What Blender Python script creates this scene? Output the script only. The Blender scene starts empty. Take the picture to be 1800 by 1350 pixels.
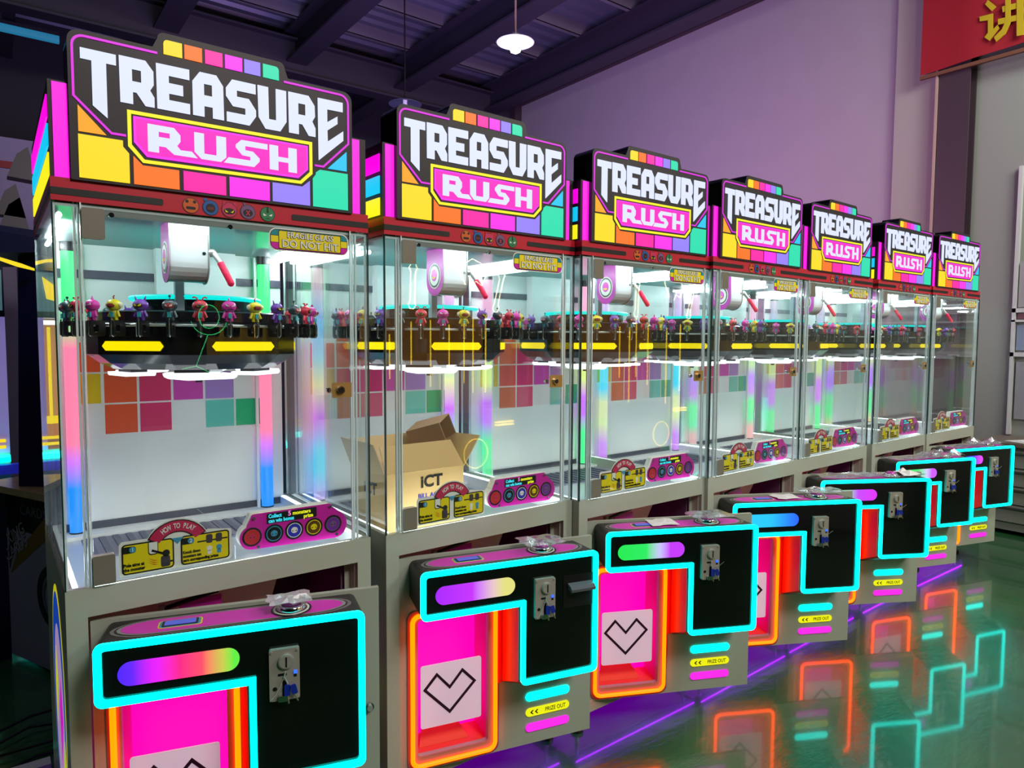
import bpy, math, random
from mathutils import Vector, Matrix
from mathutils.geometry import tessellate_polygon
random.seed(7)
scene = bpy.context.scene
COL = scene.collection
PI = math.pi

# ------------------------------------------------------------------ camera, world, lights, exposure
CAMF, W_PX, H_PX = 1206.53, 1800.0, 1350.0
CAM = Vector((-0.1335, -2.1350, 1.7230))
RR = Vector((0.79713, -0.60379, 0.00493)).normalized()
RF = Vector((0.60287, 0.79540, -0.06228)).normalized()
RU = RR.cross(RF).normalized()
RR = RF.cross(RU).normalized()
cd = bpy.data.cameras.new('camera'); cam = bpy.data.objects.new('camera', cd); COL.objects.link(cam)
cd.sensor_width = 36.0; cd.lens = CAMF / W_PX * 36.0; cd.clip_start = 0.05; cd.clip_end = 200
m = Matrix.Identity(4)
for r in range(3):
    m[r][0], m[r][1], m[r][2], m[r][3] = RR[r], RU[r], -RF[r], CAM[r]
cam.matrix_world = m
scene.camera = cam

def project(p):
    d = Vector(p) - CAM
    z = d.dot(RF)
    return (900 + CAMF * d.dot(RR) / z, 675 - CAMF * d.dot(RU) / z)
def at_depth(x, y, depth):
    return CAM + depth * (RF + RR * ((x - 900) / CAMF) - RU * ((y - 675) / CAMF))

world = bpy.data.worlds.new('world'); scene.world = world; world.use_nodes = True
bg = world.node_tree.nodes['Background']
bg.inputs[0].default_value = (0.35, 0.36, 0.50, 1); bg.inputs[1].default_value = 0.22

def area_light(name, loc, target, size, power, color, sy=None):
    l = bpy.data.lights.new(name, 'AREA'); l.energy = power; l.color = color
    l.shape = 'RECTANGLE'; l.size = size; l.size_y = sy or size
    o = bpy.data.objects.new(name, l); COL.objects.link(o); o.location = loc
    o.rotation_euler = (Vector(target) - Vector(loc)).to_track_quat('-Z', 'Y').to_euler()
    return o
area_light('hall_fill_light', (1.6, -5.0, 5.5), (2.0, 0.0, 1.0), 1.6, 200, (1.0, 0.92, 0.86), 1.6)  # added fill light for the machine fronts, left part of the row
area_light('hall_fill_light', (5.6, -4.2, 5.5), (5.2, 0.0, 1.0), 1.6, 180, (1.0, 0.95, 0.88), 1.6)  # same added fill for the right part of the row
area_light('hall_fill_light', (-3.2, 0.5, 5.3), (-0.2, 1.2, 0.6), 1.0, 16, (0.86, 0.86, 1.0))  # added to lift the dark left side of the nearest cabinet
area_light('hall_fill_light', (6.3, -1.6, 5.4), (7.7, -.2, 1.2), 1.0, 75, (0.94, 1.0, 0.97))  # added neutral fill for the right wall panel
area_light('magenta_fill_light', (4.6, 1.9, 2.7), (7.7, 4.6, 3.9), 1.2, 52, (1.0, 0.36, 0.66))  # magenta fill added to tint the right wall, no sign hangs here
area_light('violet_fill_light', (3.6, 3.6, 2.4), (7.7, 6.4, 3.4), 1.6, 70, (0.50, 0.32, 1.0))  # violet fill added to colour the far part of the right wall
area_light('violet_ceiling_fill', (2.2, 2.8, 2.6), (3.0, 4.6, 6.3), 2.0, 150, (0.62, 0.50, 1.0))  # added uplight that brightens the roof in violet

scene.view_settings.view_transform = 'Standard'
scene.view_settings.look = 'None'
scene.view_settings.exposure = 0.0
scene.view_settings.gamma = 1.0
scene.view_settings.use_curve_mapping = False
scene.cycles.transparent_max_bounces = 64
scene.cycles.max_bounces = 10
scene.cycles.diffuse_bounces = 4
scene.cycles.glossy_bounces = 5
scene.cycles.sample_clamp_indirect = 4.0
scene.cycles.caustics_reflective = False
scene.cycles.caustics_refractive = False

# ------------------------------------------------------------------ materials
def srgb(r, g, b):
    f = lambda c: (c / 255) / 12.92 if c <= 10 else (((c / 255) + 0.055) / 1.055) ** 2.4
    return (f(r), f(g), f(b), 1)
MATS = {}
def mat(name, color, rough=0.5, metal=0.0, emit=None, es=1.0, coat=0.0, spec=0.5, bump=0.0, bscale=60, alpha=None, vary=0.0):
    if name in MATS: return MATS[name]
    M = bpy.data.materials.new(name); M.use_nodes = True
    nt = M.node_tree; b = nt.nodes['Principled BSDF']
    c = color if len(color) == 4 else (*color, 1)
    b.inputs['Base Color'].default_value = c
    b.inputs['Roughness'].default_value = rough
    b.inputs['Metallic'].default_value = metal
    b.inputs['Specular IOR Level'].default_value = spec
    b.inputs['Coat Weight'].default_value = coat
    if emit:
        b.inputs['Emission Color'].default_value = emit if len(emit) == 4 else (*emit, 1)
        b.inputs['Emission Strength'].default_value = es
    if bump or vary:
        tc = nt.nodes.new('ShaderNodeTexCoord'); n = nt.nodes.new('ShaderNodeTexNoise')
        n.inputs['Scale'].default_value = bscale; n.inputs['Detail'].default_value = 5
        nt.links.new(tc.outputs['Object'], n.inputs['Vector'])
        if bump:
            bp = nt.nodes.new('ShaderNodeBump'); bp.inputs['Strength'].default_value = bump; bp.inputs['Distance'].default_value = 0.01
            nt.links.new(n.outputs['Fac'], bp.inputs['Height']); nt.links.new(bp.outputs['Normal'], b.inputs['Normal'])
        if vary:
            mx = nt.nodes.new('ShaderNodeMix'); mx.data_type = 'RGBA'
            mx.inputs[6].default_value = tuple(v * (1 - vary) for v in c[:3]) + (1,)
            mx.inputs[7].default_value = tuple(min(1, v * (1 + vary)) for v in c[:3]) + (1,)
            nt.links.new(n.outputs['Fac'], mx.inputs[0]); nt.links.new(mx.outputs[2], b.inputs['Base Color'])
    MATS[name] = M
    return M
def glow(name, rgb, s=1.0):
    c = srgb(*rgb)
    return mat(name, (0.02, 0.02, 0.02), 0.45, emit=c, es=s)
def ramp_glow(name, stops, axis='Z', lo=0.0, hi=1.0, s=1.0):
    """A light tube whose LEDs run through several colours along its length (object axis)."""
    M = bpy.data.materials.new(name); M.use_nodes = True; nt = M.node_tree
    b = nt.nodes['Principled BSDF']; b.inputs['Base Color'].default_value = (0.05, 0.05, 0.05, 1); b.inputs['Roughness'].default_value = 0.4
    tc = nt.nodes.new('ShaderNodeTexCoord'); sp = nt.nodes.new('ShaderNodeSeparateXYZ'); mr = nt.nodes.new('ShaderNodeMapRange')
    cr = nt.nodes.new('ShaderNodeValToRGB')
    nt.links.new(tc.outputs['Object'], sp.inputs[0]); nt.links.new(sp.outputs[axis], mr.inputs[0])
    mr.inputs[1].default_value = lo; mr.inputs[2].default_value = hi
    nt.links.new(mr.outputs[0], cr.inputs[0])
    els = cr.color_ramp.elements
    while len(els) > 1: els.remove(els[-1])
    els[0].position = stops[0][0]; els[0].color = srgb(*stops[0][1])
    for p, c in stops[1:]:
        e = els.new(p); e.color = srgb(*c)
    nt.links.new(cr.outputs[0], b.inputs['Emission Color']); b.inputs['Emission Strength'].default_value = s
    return M

WHITE = mat('painted_white_metal', srgb(176, 181, 166), 0.30, spec=0.5)
WHITE_IN = mat('white_laminate', srgb(240, 244, 242), 0.35)
BLACK = mat('black_satin', srgb(20, 18, 20), 0.35)
BLACKGLOSS = mat('black_gloss', srgb(14, 13, 14), 0.12, coat=0.3)
DRUMB = mat('drum_black_gloss', srgb(22, 22, 26), 0.16, coat=0.2)
SIGNB = mat('sign_black', srgb(30, 22, 28), 0.5)
REDBAND = mat('red_band', srgb(196, 30, 52), 0.35)
BANDSLOT = mat('band_slot', srgb(24, 22, 20), 0.4)
STEEL = mat('brushed_steel', srgb(205, 205, 200), 0.35, metal=0.6)
CHROME = mat('chrome', srgb(215, 218, 222), 0.12, metal=1.0)
GREYMETAL = mat('grey_metal', srgb(176, 174, 164), 0.4, metal=0.3)
HINGE = mat('hinge_plate_grey', srgb(128, 122, 108), 0.45, metal=0.2)
BRASS = mat('brass_plate', srgb(196, 158, 96), 0.35, metal=0.6)
MAGPRINT = mat('magenta_print', srgb(226, 44, 196), 0.3)
PLUM = mat('plum_interior', srgb(96, 66, 96), 0.6)
REDPLASTIC = mat('red_orange_plastic', srgb(214, 44, 26), 0.35)
GRILLE = mat('grille_grey', srgb(128, 130, 150), 0.5, metal=0.3)
DARKBAND = mat('dark_strip', srgb(66, 66, 82), 0.3)
CYANG = mat('cyan_glow', (0, .02, .02), 0.4, emit=(0.0, 0.95, 0.82), es=4.6)
ORANGEG = mat('orange_glow', (.02, .01, 0), 0.4, emit=(1.0, 0.058, 0.0), es=7.5)
MAGG = mat('magenta_glow', (.02, 0, .01), 0.4, emit=(1.0, 0.0, 0.42), es=1.15)
PINKPLASTIC = mat('pink_plastic', (0.9, 0.04, 0.40), 0.4)
ORANGELIT = mat('orange_lit_plastic', (0.95, 0.10, 0.03), 0.4)  # orange neon light put into the colour of the chute floor and ramp
PURPLEG = mat('purple_led', (.01, 0, .02), 0.4, emit=(0.30, 0.0, 1.0), es=18)
WHITEG = mat('white_led', (.8, .8, .8), 0.4, emit=(0.84, 0.97, 1.0), es=48)
TRAYG = mat('tray_light', (.8, .8, .8), 0.4, emit=(0.9, 0.94, 1.0), es=1.5)
TXTW = glow('letter_white_glow', (222, 230, 255), 1.02)
NEONP = glow('neon_magenta_line', (222, 20, 222), 1.0)
YELG = glow('yellow_glow', (250, 222, 0), 1.0)
YELS = mat('yellow_strip_glow', (.02, .02, 0), 0.4, emit=(0.95, 0.72, 0.0), es=1.25)
YEL2 = glow('lemon_glow', (250, 242, 20), 1.0)
ORG2 = glow('amber_glow', (255, 166, 6), 1.0)
ORG = glow('orange_tile_glow', (255, 116, 10), 1.0)
PNK = glow('hot_pink_glow', (255, 0, 168), 1.0)
MGT = glow('magenta_tile_glow', (250, 32, 236), 1.0)
VIO = glow('violet_glow', (150, 128, 250), 1.0)
GRN = glow('green_glow', (2, 224, 176), 1.0)
CYT = glow('cyan_tile_glow', (0, 200, 244), 1.0)
PILL = glow('pillar_magenta_glow', (252, 0, 226), 1.0)
FLAP = mat('white_flap_glow', srgb(240, 225, 240), 0.35, emit=srgb(235, 190, 225), es=0.35)  # pink emission stands in for chute light coming through the flap
FLAPLINE = mat('flap_dark_line', srgb(50, 4, 40), 0.4)
LCD = mat('lcd_blue', srgb(70, 80, 190), 0.2, emit=srgb(78, 92, 205), es=0.5)
BLUELED = glow('blue_led', (40, 90, 255), 2.0)
TEALTAG = mat('teal_tag', srgb(60, 170, 180), 0.4)
PRYEL = mat('print_yellow', srgb(246, 226, 10), 0.4)
PRBLK = mat('print_black', srgb(18, 16, 18), 0.4)
PRWHT = mat('print_white', srgb(244, 246, 236), 0.4)
PRBLUE = mat('print_blue', srgb(70, 160, 200), 0.4)
PRRED = mat('print_crimson', srgb(206, 40, 90), 0.4)
PRTEAL = mat('print_teal', srgb(16, 140, 150), 0.4)
PRORG = mat('print_orange', srgb(216, 96, 26), 0.4)
PRDBLUE = mat('print_deep_blue', srgb(24, 92, 168), 0.4)
PRGRN = mat('print_green', srgb(40, 130, 80), 0.4)
PRVIO = mat('print_mauve', srgb(120, 82, 128), 0.4)
PRMAG = mat('print_magenta', srgb(216, 26, 172), 0.35)
TXCY = glow('screen_cyan', (60, 230, 250), 1.0)
TXYE = glow('screen_yellow', (240, 240, 30), 1.0)
TXPK = glow('screen_pink', (250, 130, 220), 1.0)
KEYBLUE = mat('key_blue_plastic', srgb(20, 50, 170), 0.35)
KEYBRASS = mat('key_brass', srgb(200, 160, 110), 0.3, metal=0.8)
ACRYL = mat('acrylic_edge_light', srgb(236, 250, 252), 0.12, coat=0.5)  # near-white colour stands in for light carried inside clear acrylic
ACRYD = mat('glass_edge_green', srgb(18, 56, 54), 0.15, coat=0.5)

def glass_mat(name, tint, base_r=0.045, rough=0.0, power=5.0):
    M = bpy.data.materials.new(name); M.use_nodes = True; nt = M.node_tree
    nt.nodes.remove(nt.nodes['Principled BSDF'])
    out = nt.nodes['Material Output']
    t = nt.nodes.new('ShaderNodeBsdfTransparent'); t.inputs[0].default_value = (*tint, 1)
    g = nt.nodes.new('ShaderNodeBsdfGlossy'); g.inputs['Roughness'].default_value = rough; g.inputs[0].default_value = (1, 1, 1, 1)
    lw = nt.nodes.new('ShaderNodeLayerWeight'); lw.inputs[0].default_value = 0.5
    p = nt.nodes.new('ShaderNodeMath'); p.operation = 'POWER'; p.inputs[1].default_value = power
    ma = nt.nodes.new('ShaderNodeMath'); ma.operation = 'MULTIPLY_ADD'; ma.inputs[1].default_value = 1 - base_r; ma.inputs[2].default_value = base_r
    mx = nt.nodes.new('ShaderNodeMixShader')
    nt.links.new(lw.outputs['Facing'], p.inputs[0]); nt.links.new(p.outputs[0], ma.inputs[0]); nt.links.new(ma.outputs[0], mx.inputs[0])
    nt.links.new(t.outputs[0], mx.inputs[1]); nt.links.new(g.outputs[0], mx.inputs[2]); nt.links.new(mx.outputs[0], out.inputs[0])
    MATS[name] = M
    return M
GLASS = glass_mat('clear_glass', (0.975, 0.992, 0.99))
FILM = glass_mat('plastic_film', (0.93, 0.93, 0.96), 0.16, 0.18, 2.0)

# ------------------------------------------------------------------ mesh builder
def rrect(x0, x1, z0, z1, r, n=5, which=(1, 1, 1, 1)):
    """counter-clockwise from bottom-left; which = BL, BR, TR, TL rounded"""
    P = []
    for (cx, cz, a0, px, pz), w in zip(((x0 + r, z0 + r, 180, x0, z0), (x1 - r, z0 + r, 270, x1, z0), (x1 - r, z1 - r, 0, x1, z1), (x0 + r, z1 - r, 90, x0, z1)), which):
        if not w: P.append((px, pz)); continue
        for i in range(n + 1):
            a = math.radians(a0 + 90 * i / n); P.append((cx + r * math.cos(a), cz + r * math.sin(a)))
    return P
def circle(cx, cz, r, n=20, rz=None):
    return [(cx + r * math.cos(2 * PI * i / n), cz + (rz or r) * math.sin(2 * PI * i / n)) for i in range(n)]

class MB:
    def __init__(s): s.v = []; s.f = []; s.m = []; s.mats = []; s.sm = []
    def mi(s, M):
        if M not in s.mats: s.mats.append(M)
        return s.mats.index(M)
    def quadgrid(s, vs, fs, M, smooth=False, T=None):
        o = len(s.v)
        s.v += [tuple(T @ Vector(p)) if T else tuple(p) for p in vs]
        k = s.mi(M)
        for f in fs: s.f.append(tuple(o + i for i in f)); s.m.append(k); s.sm.append(smooth)
        return s
    def box(s, x0, x1, y0, y1, z0, z1, M, T=None):
        vs = [(x0, y0, z0), (x1, y0, z0), (x1, y1, z0), (x0, y1, z0), (x0, y0, z1), (x1, y0, z1), (x1, y1, z1), (x0, y1, z1)]
        return s.quadgrid(vs, [(0, 3, 2, 1), (4, 5, 6, 7), (0, 1, 5, 4), (1, 2, 6, 5), (2, 3, 7, 6), (3, 0, 4, 7)], M, T=T)
    def hexa(s, vs, M, T=None):
        return s.quadgrid(vs, [(0, 3, 2, 1), (4, 5, 6, 7), (0, 1, 5, 4), (1, 2, 6, 5), (2, 3, 7, 6), (3, 0, 4, 7)], M, T=T)
    def prism(s, loops, y0, y1, M, T=None, plane='xz', Mside=None):
        """loops = [outer, hole, ...] in x-z; extruded from y0 (front) to y1 (back)"""
        if isinstance(loops[0][0], (int, float)): loops = [loops]
        flat = [p for l in loops for p in l]; n = len(flat)
        tris = tessellate_polygon([[Vector((p[0], p[1], 0)) for p in l] for l in loops])
        def P(p, y): return {'xz': (p[0], y, p[1]), 'xy': (p[0], p[1], y), 'yz': (y, p[0], p[1])}[plane]
        vs = [P(p, y0) for p in flat] + [P(p, y1) for p in flat]
        s.quadgrid(vs, [tuple(t) for t in tris] + [tuple(n + i for i in reversed(t)) for t in tris], M, T=T)
        sides = []; o = 0
        for l in loops:
            k = len(l)
            for i in range(k): sides.append((o + i, o + (i + 1) % k, n + o + (i + 1) % k, n + o + i))
            o += k
        return s.quadgrid(vs, sides, Mside or M, T=T)
    def loft(s, A, B, M, Mcap=None, T=None):
        """two loops of 3-D points of equal count, capped"""
        n = len(A)
        s.quadgrid(A + B, [(i, (i + 1) % n, n + (i + 1) % n, n + i) for i in range(n)], M, T=T)
        for L in (A, B):
            tr = tessellate_polygon([[Vector((p[0], p[2], 0)) for p in L]])
            s.quadgrid(L, [tuple(t) for t in tr], Mcap or M, T=T)
        return s
    def cyl(s, a, b, r, M, n=14, r2=None, smooth=True, caps=True, T=None):
        a, b = Vector(a), Vector(b); d = (b - a).normalized()
        u = d.orthogonal().normalized(); w = d.cross(u); r2 = r if r2 is None else r2
        vs = []
        for c, rr in ((a, r), (b, r2)):
            for i in range(n):
                t = 2 * PI * i / n; vs.append(c + u * rr * math.cos(t) + w * rr * math.sin(t))
        s.quadgrid(vs, [(i, (i + 1) % n, n + (i + 1) % n, n + i) for i in range(n)], M, smooth, T)
        if caps: s.quadgrid(vs, [tuple(reversed(range(n))), tuple(range(n, 2 * n))], M, False, T)
        return s
    def tube(s, pts, r, M, n=8, closed=False, T=None):
        pts = [Vector(p) for p in pts]; N = len(pts); vs = []
        up = None
        for i, p in enumerate(pts):
            a = pts[i - 1] if (i > 0 or closed) else p; b = pts[(i + 1) % N] if (i < N - 1 or closed) else p
            d = (b - a).normalized()
            if up is None: up = d.orthogonal().normalized()
            up = (up - d * up.dot(d)); up = up.normalized() if up.length > 1e-6 else d.orthogonal().normalized()
            w = d.cross(up)
            for k in range(n):
                t = 2 * PI * k / n; vs.append(p + up * r * math.cos(t) + w * r * math.sin(t))
        fs = []
        for i in range(N if closed else N - 1):
            j = (i + 1) % N
            for k in range(n): fs.append((i * n + k, i * n + (k + 1) % n, j * n + (k + 1) % n, j * n + k))
        s.quadgrid(vs, fs, M, True, T)
        if not closed: s.quadgrid(vs, [tuple(reversed(range(n))), tuple(range((N - 1) * n, N * n))], M, False, T)
        return s
    def ball(s, c, r, M, n=12, k=8, T=None):
        rx, ry, rz = (r, r, r) if isinstance(r, (int, float)) else r
        vs = [(c[0], c[1], c[2] + rz)]
        for i in range(1, k):
            t = PI * i / k
            for j in range(n):
                a = 2 * PI * j / n; vs.append((c[0] + rx * math.sin(t) * math.cos(a), c[1] + ry * math.sin(t) * math.sin(a), c[2] + rz * math.cos(t)))
        vs.append((c[0], c[1], c[2] - rz)); L = len(vs) - 1
        fs = [(0, 1 + j, 1 + (j + 1) % n) for j in range(n)]
        for i in range(k - 2):
            for j in range(n): fs.append((1 + i * n + j, 1 + (i + 1) * n + j, 1 + (i + 1) * n + (j + 1) % n, 1 + i * n + (j + 1) % n))
        fs += [(L, 1 + (k - 2) * n + (j + 1) % n, 1 + (k - 2) * n + j) for j in range(n)]
        return s.quadgrid(vs, fs, M, True, T)
    def lathe(s, prof, M, n=32, c=(0, 0, 0), smooth=True, T=None, ang=None):
        vs = []; fs = []; k = len(prof)
        ang = ang or [2 * PI * i / n for i in range(n)]
        n = len(ang)
        for a in ang:
            for r, z in prof: vs.append((c[0] + r * math.sin(a), c[1] - r * math.cos(a), c[2] + z))
        for i in range(n):
            j = (i + 1) % n
            for q in range(k - 1): fs.append((i * k + q, j * k + q, j * k + q + 1, i * k + q + 1))
        return s.quadgrid(vs, fs, M, smooth, T)
    def build(s, name, parent=None, loc=None):
        me = bpy.data.meshes.new(name)
        me.from_pydata(s.v, [], s.f)
        for M in s.mats: me.materials.append(M)
        me.polygons.foreach_set('material_index', s.m); me.polygons.foreach_set('use_smooth', s.sm)
        me.validate(); me.update()
        import bmesh
        bm = bmesh.new(); bm.from_mesh(me); bmesh.ops.recalc_face_normals(bm, faces=bm.faces); bm.to_mesh(me); bm.free()
        return place(name, me, parent, loc)
def place(name, data, parent=None, loc=None):
    o = bpy.data.objects.new(name, data); COL.objects.link(o)
    if parent: o.parent = parent
    if loc: o.location = loc
    return o
def empty(name, loc=(0, 0, 0), rz=0, parent=None):
    o = bpy.data.objects.new(name, None); COL.objects.link(o); o.location = loc; o.rotation_euler = (0, 0, rz)
    o.empty_display_size = 0.1
    if parent: o.parent = parent
    return o
def tag(o, label=None, cat=None, group=None, kind=None):
    if label: o['label'] = label
    if cat: o['category'] = cat
    if group: o['group'] = group
    if kind: o['kind'] = kind
    return o
def copy_tree(o, parent=None):
    c = o.copy(); COL.objects.link(c); c.parent = parent
    for ch in list(KIDS.get(o.name, [])): copy_tree(ch, c)
    return c
KIDS = {}
def index_kids():
    KIDS.clear()
    for o in bpy.data.objects:
        if o.parent: KIDS.setdefault(o.parent.name, []).append(o)

def text_mesh(body, size, M, ext=0.0006, offset=0.0, align='CENTER', xs=1.0, bold=True):
    cu = bpy.data.curves.new('lettering', 'FONT'); cu.body = body; cu.size = size; cu.extrude = ext; cu.offset = offset
    cu.align_x = align; cu.align_y = 'CENTER'; cu.resolution_u = 3
    o = bpy.data.objects.new('lettering', cu); COL.objects.link(o)
    dg = bpy.context.evaluated_depsgraph_get(); dg.update()
    me = bpy.data.meshes.new_from_object(o.evaluated_get(dg))
    bpy.data.objects.remove(o); bpy.data.curves.remove(cu)
    for v in me.vertices: v.co = (v.co.x * xs, -v.co.z, v.co.y)     # stands in x-z, facing -y
    me.materials.clear(); me.materials.append(M); me.name = 'lettering'
    return me

# ------------------------------------------------------------------ the room
def structure(o): return tag(o, kind='structure')
def floor_mat():
    M = bpy.data.materials.new('green_epoxy_floor'); M.use_nodes = True; nt = M.node_tree; b = nt.nodes['Principled BSDF']
    tc = nt.nodes.new('ShaderNodeTexCoord')
    n1 = nt.nodes.new('ShaderNodeTexNoise'); n1.inputs['Scale'].default_value = 1.3; n1.inputs['Detail'].default_value = 6
    n2 = nt.nodes.new('ShaderNodeTexNoise'); n2.inputs['Scale'].default_value = 9; n2.inputs['Detail'].default_value = 8; n2.inputs['Roughness'].default_value = 0.62
    mp = nt.nodes.new('ShaderNodeMapping'); mp.inputs['Scale'].default_value = (1, 2.2, 1); mp.inputs['Rotation'].default_value = (0, 0, 0.7)
    nt.links.new(tc.outputs['Object'], mp.inputs[0])
    nt.links.new(tc.outputs['Object'], n1.inputs['Vector']); nt.links.new(mp.outputs[0], n2.inputs['Vector'])
    cr = nt.nodes.new('ShaderNodeValToRGB'); cr.color_ramp.elements[0].color = srgb(32, 80, 48); cr.color_ramp.elements[1].color = srgb(54, 108, 62)
    cr.color_ramp.elements[0].position = 0.35; cr.color_ramp.elements[1].position = 0.7
    nt.links.new(n1.outputs['Fac'], cr.inputs[0]); nt.links.new(cr.outputs[0], b.inputs['Base Color'])
    mr = nt.nodes.new('ShaderNodeMapRange'); mr.inputs[3].default_value = 0.06; mr.inputs[4].default_value = 0.17
    nt.links.new(n2.outputs['Fac'], mr.inputs[0]); nt.links.new(mr.outputs[0], b.inputs['Roughness'])
    bp = nt.nodes.new('ShaderNodeBump'); bp.inputs['Strength'].default_value = 0.34; bp.inputs['Distance'].default_value = 0.01
    nt.links.new(n2.outputs['Fac'], bp.inputs['Height']); nt.links.new(bp.outputs['Normal'], b.inputs['Normal'])
    b.inputs['Specular IOR Level'].default_value = 0.9
    b.inputs['Coat Weight'].default_value = 1.0; b.inputs['Coat Roughness'].default_value = 0.06; b.inputs['Coat IOR'].default_value = 1.5
    return M
structure(MB().box(-6, 7.7, -8, 10.5, -0.1, 0, floor_mat()).build('floor'))
WALLM = mat('wall_plaster', srgb(164, 156, 164), 0.85, bump=0.12, bscale=4, vary=0.05)
WALLG = mat('wall_board_grey', srgb(140, 146, 136), 0.6, vary=0.03, bscale=2)
DARKW = mat('dark_cladding', srgb(42, 40, 54), 0.7)
STEELD = mat('dark_steel_beam', srgb(52, 46, 62), 0.55)
STEELP = mat('plum_steel_column', srgb(66, 50, 58), 0.5)
DECK = mat('roof_sheet', srgb(104, 104, 130), 0.4, metal=0.25)
structure(MB().box(7.7, 7.9, 1.39, 10.5, 0, 6.6, WALLM).build('wall_right'))
structure(MB().box(7.66, 7.9, 0.96, 1.39, 0, 6.6, mat('wall_plaster_pale', srgb(164, 160, 152), 0.85, bump=0.1, bscale=4)).build('wall_right_pier'))
structure(MB().box(7.72, 7.9, -8, 0.66, 0, 6.6, WALLG).build('wall_right_panel'))
structure(MB().box(-6, 7.9, 10.5, 10.7, 0, 6.6, DARKW).build('wall_back'))
structure(MB().box(-6.2, -6, -8, 10.7, 0, 6.6, DARKW).build('wall_left'))
structure(MB().box(-6.2, 7.9, -8.2, -8, 0, 6.6, DARKW).build('wall_front'))
# steel column with flanges and web at the pier
b = MB(); b.box(7.60, 7.62, 0.66, 0.94, 0, 6.2, STEELP); b.box(7.62, 7.72, 0.78, 0.80, 0, 6.2, STEELP); b.box(7.70, 7.74, 0.64, 0.96, 0, 6.2, STEELP)
structure(b.build('trim_1'))
structure(MB().box(7.58, 7.66, 0.945, 0.965, 0, 6.2, mat('column_edge_paint', srgb(176, 150, 140), 0.6)).build('trim_2'))
structure(MB().box(7.55, 7.70, 7.95, 8.10, 0, 6.0, STEELP).build('trim_3'))
# corrugated roof: trapezoid ribs running along x
b = MB(); y = -8.0
while y < 10.5:
    for (a, z) in ((0, 0), ): pass
    b.quadgrid([(-6, y, 6.42), (7.9, y, 6.42), (7.9, y + .11, 6.42), (-6, y + .11, 6.42), (-6, y + .14, 6.47), (7.9, y + .14, 6.47), (7.9, y + .22, 6.47), (-6, y + .22, 6.47), (-6, y + .25, 6.42), (7.9, y + .25, 6.42)],
               [(0, 1, 2, 3), (3, 2, 5, 4), (4, 5, 6, 7), (7, 6, 9, 8)], DECK)
    y += .25
structure(b.build('ceiling'))
def ibeam_y(x0, x1, z0, name, y0=-8, y1=10.5, h=0.42):
    xm = (x0 + x1) / 2
    b = MB(); b.box(x0, x1, y0, y1, z0, z0 + .03, STEELD); b.box(xm - .012, xm + .012, y0, y1, z0 + .03, z0 + h, STEELD); b.box(x0, x1, y0, y1, z0 + h, z0 + h + .03, STEELD)
    return structure(b.build(name))
for x1 in (-1.5, .25, 2.0, 3.75, 5.5, 7.27): ibeam_y(x1 - .30, x1, 5.8, 'ceiling_beam')
PURL = mat('purlin_galvanised', srgb(132, 126, 140), 0.45, metal=0.3)
for i in range(19):
    y = -7.4 + i * 1.0
    b = MB(); b.box(-6, 7.9, y, y + .008, 6.24, 6.42, PURL); b.box(-6, 7.9, y, y + .07, 6.24, 6.25, PURL)
    structure(b.build('ceiling_purlin'))
b = MB(); b.box(-6, 7.7, 8.0, 8.25, 5.62, 5.65, STEELD); b.box(-6, 7.7, 8.11, 8.13, 5.65, 6.1, STEELD); b.box(-6, 7.7, 8.0, 8.25, 6.1, 6.13, STEELD)
structure(b.build('ceiling_cross_beam'))
structure(MB().box(7.62, 7.7, 1.4, 8.0, 5.98, 6.03, STEELP).build('trim_4'))
# partition wall at the left, far behind
b = MB(); b.box(-5.9, 3.2, 8.3, 8.4, 0, 4.15, mat('partition_board', srgb(150, 140, 170), 0.7)); structure(b.build('wall_partition'))
b = MB(); b.box(-5.9, 3.2, 8.27, 8.3, 3.78, 3.86, mat('partition_red_strip', srgb(150, 40, 40), 0.6)); structure(b.build('trim_5'))

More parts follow.
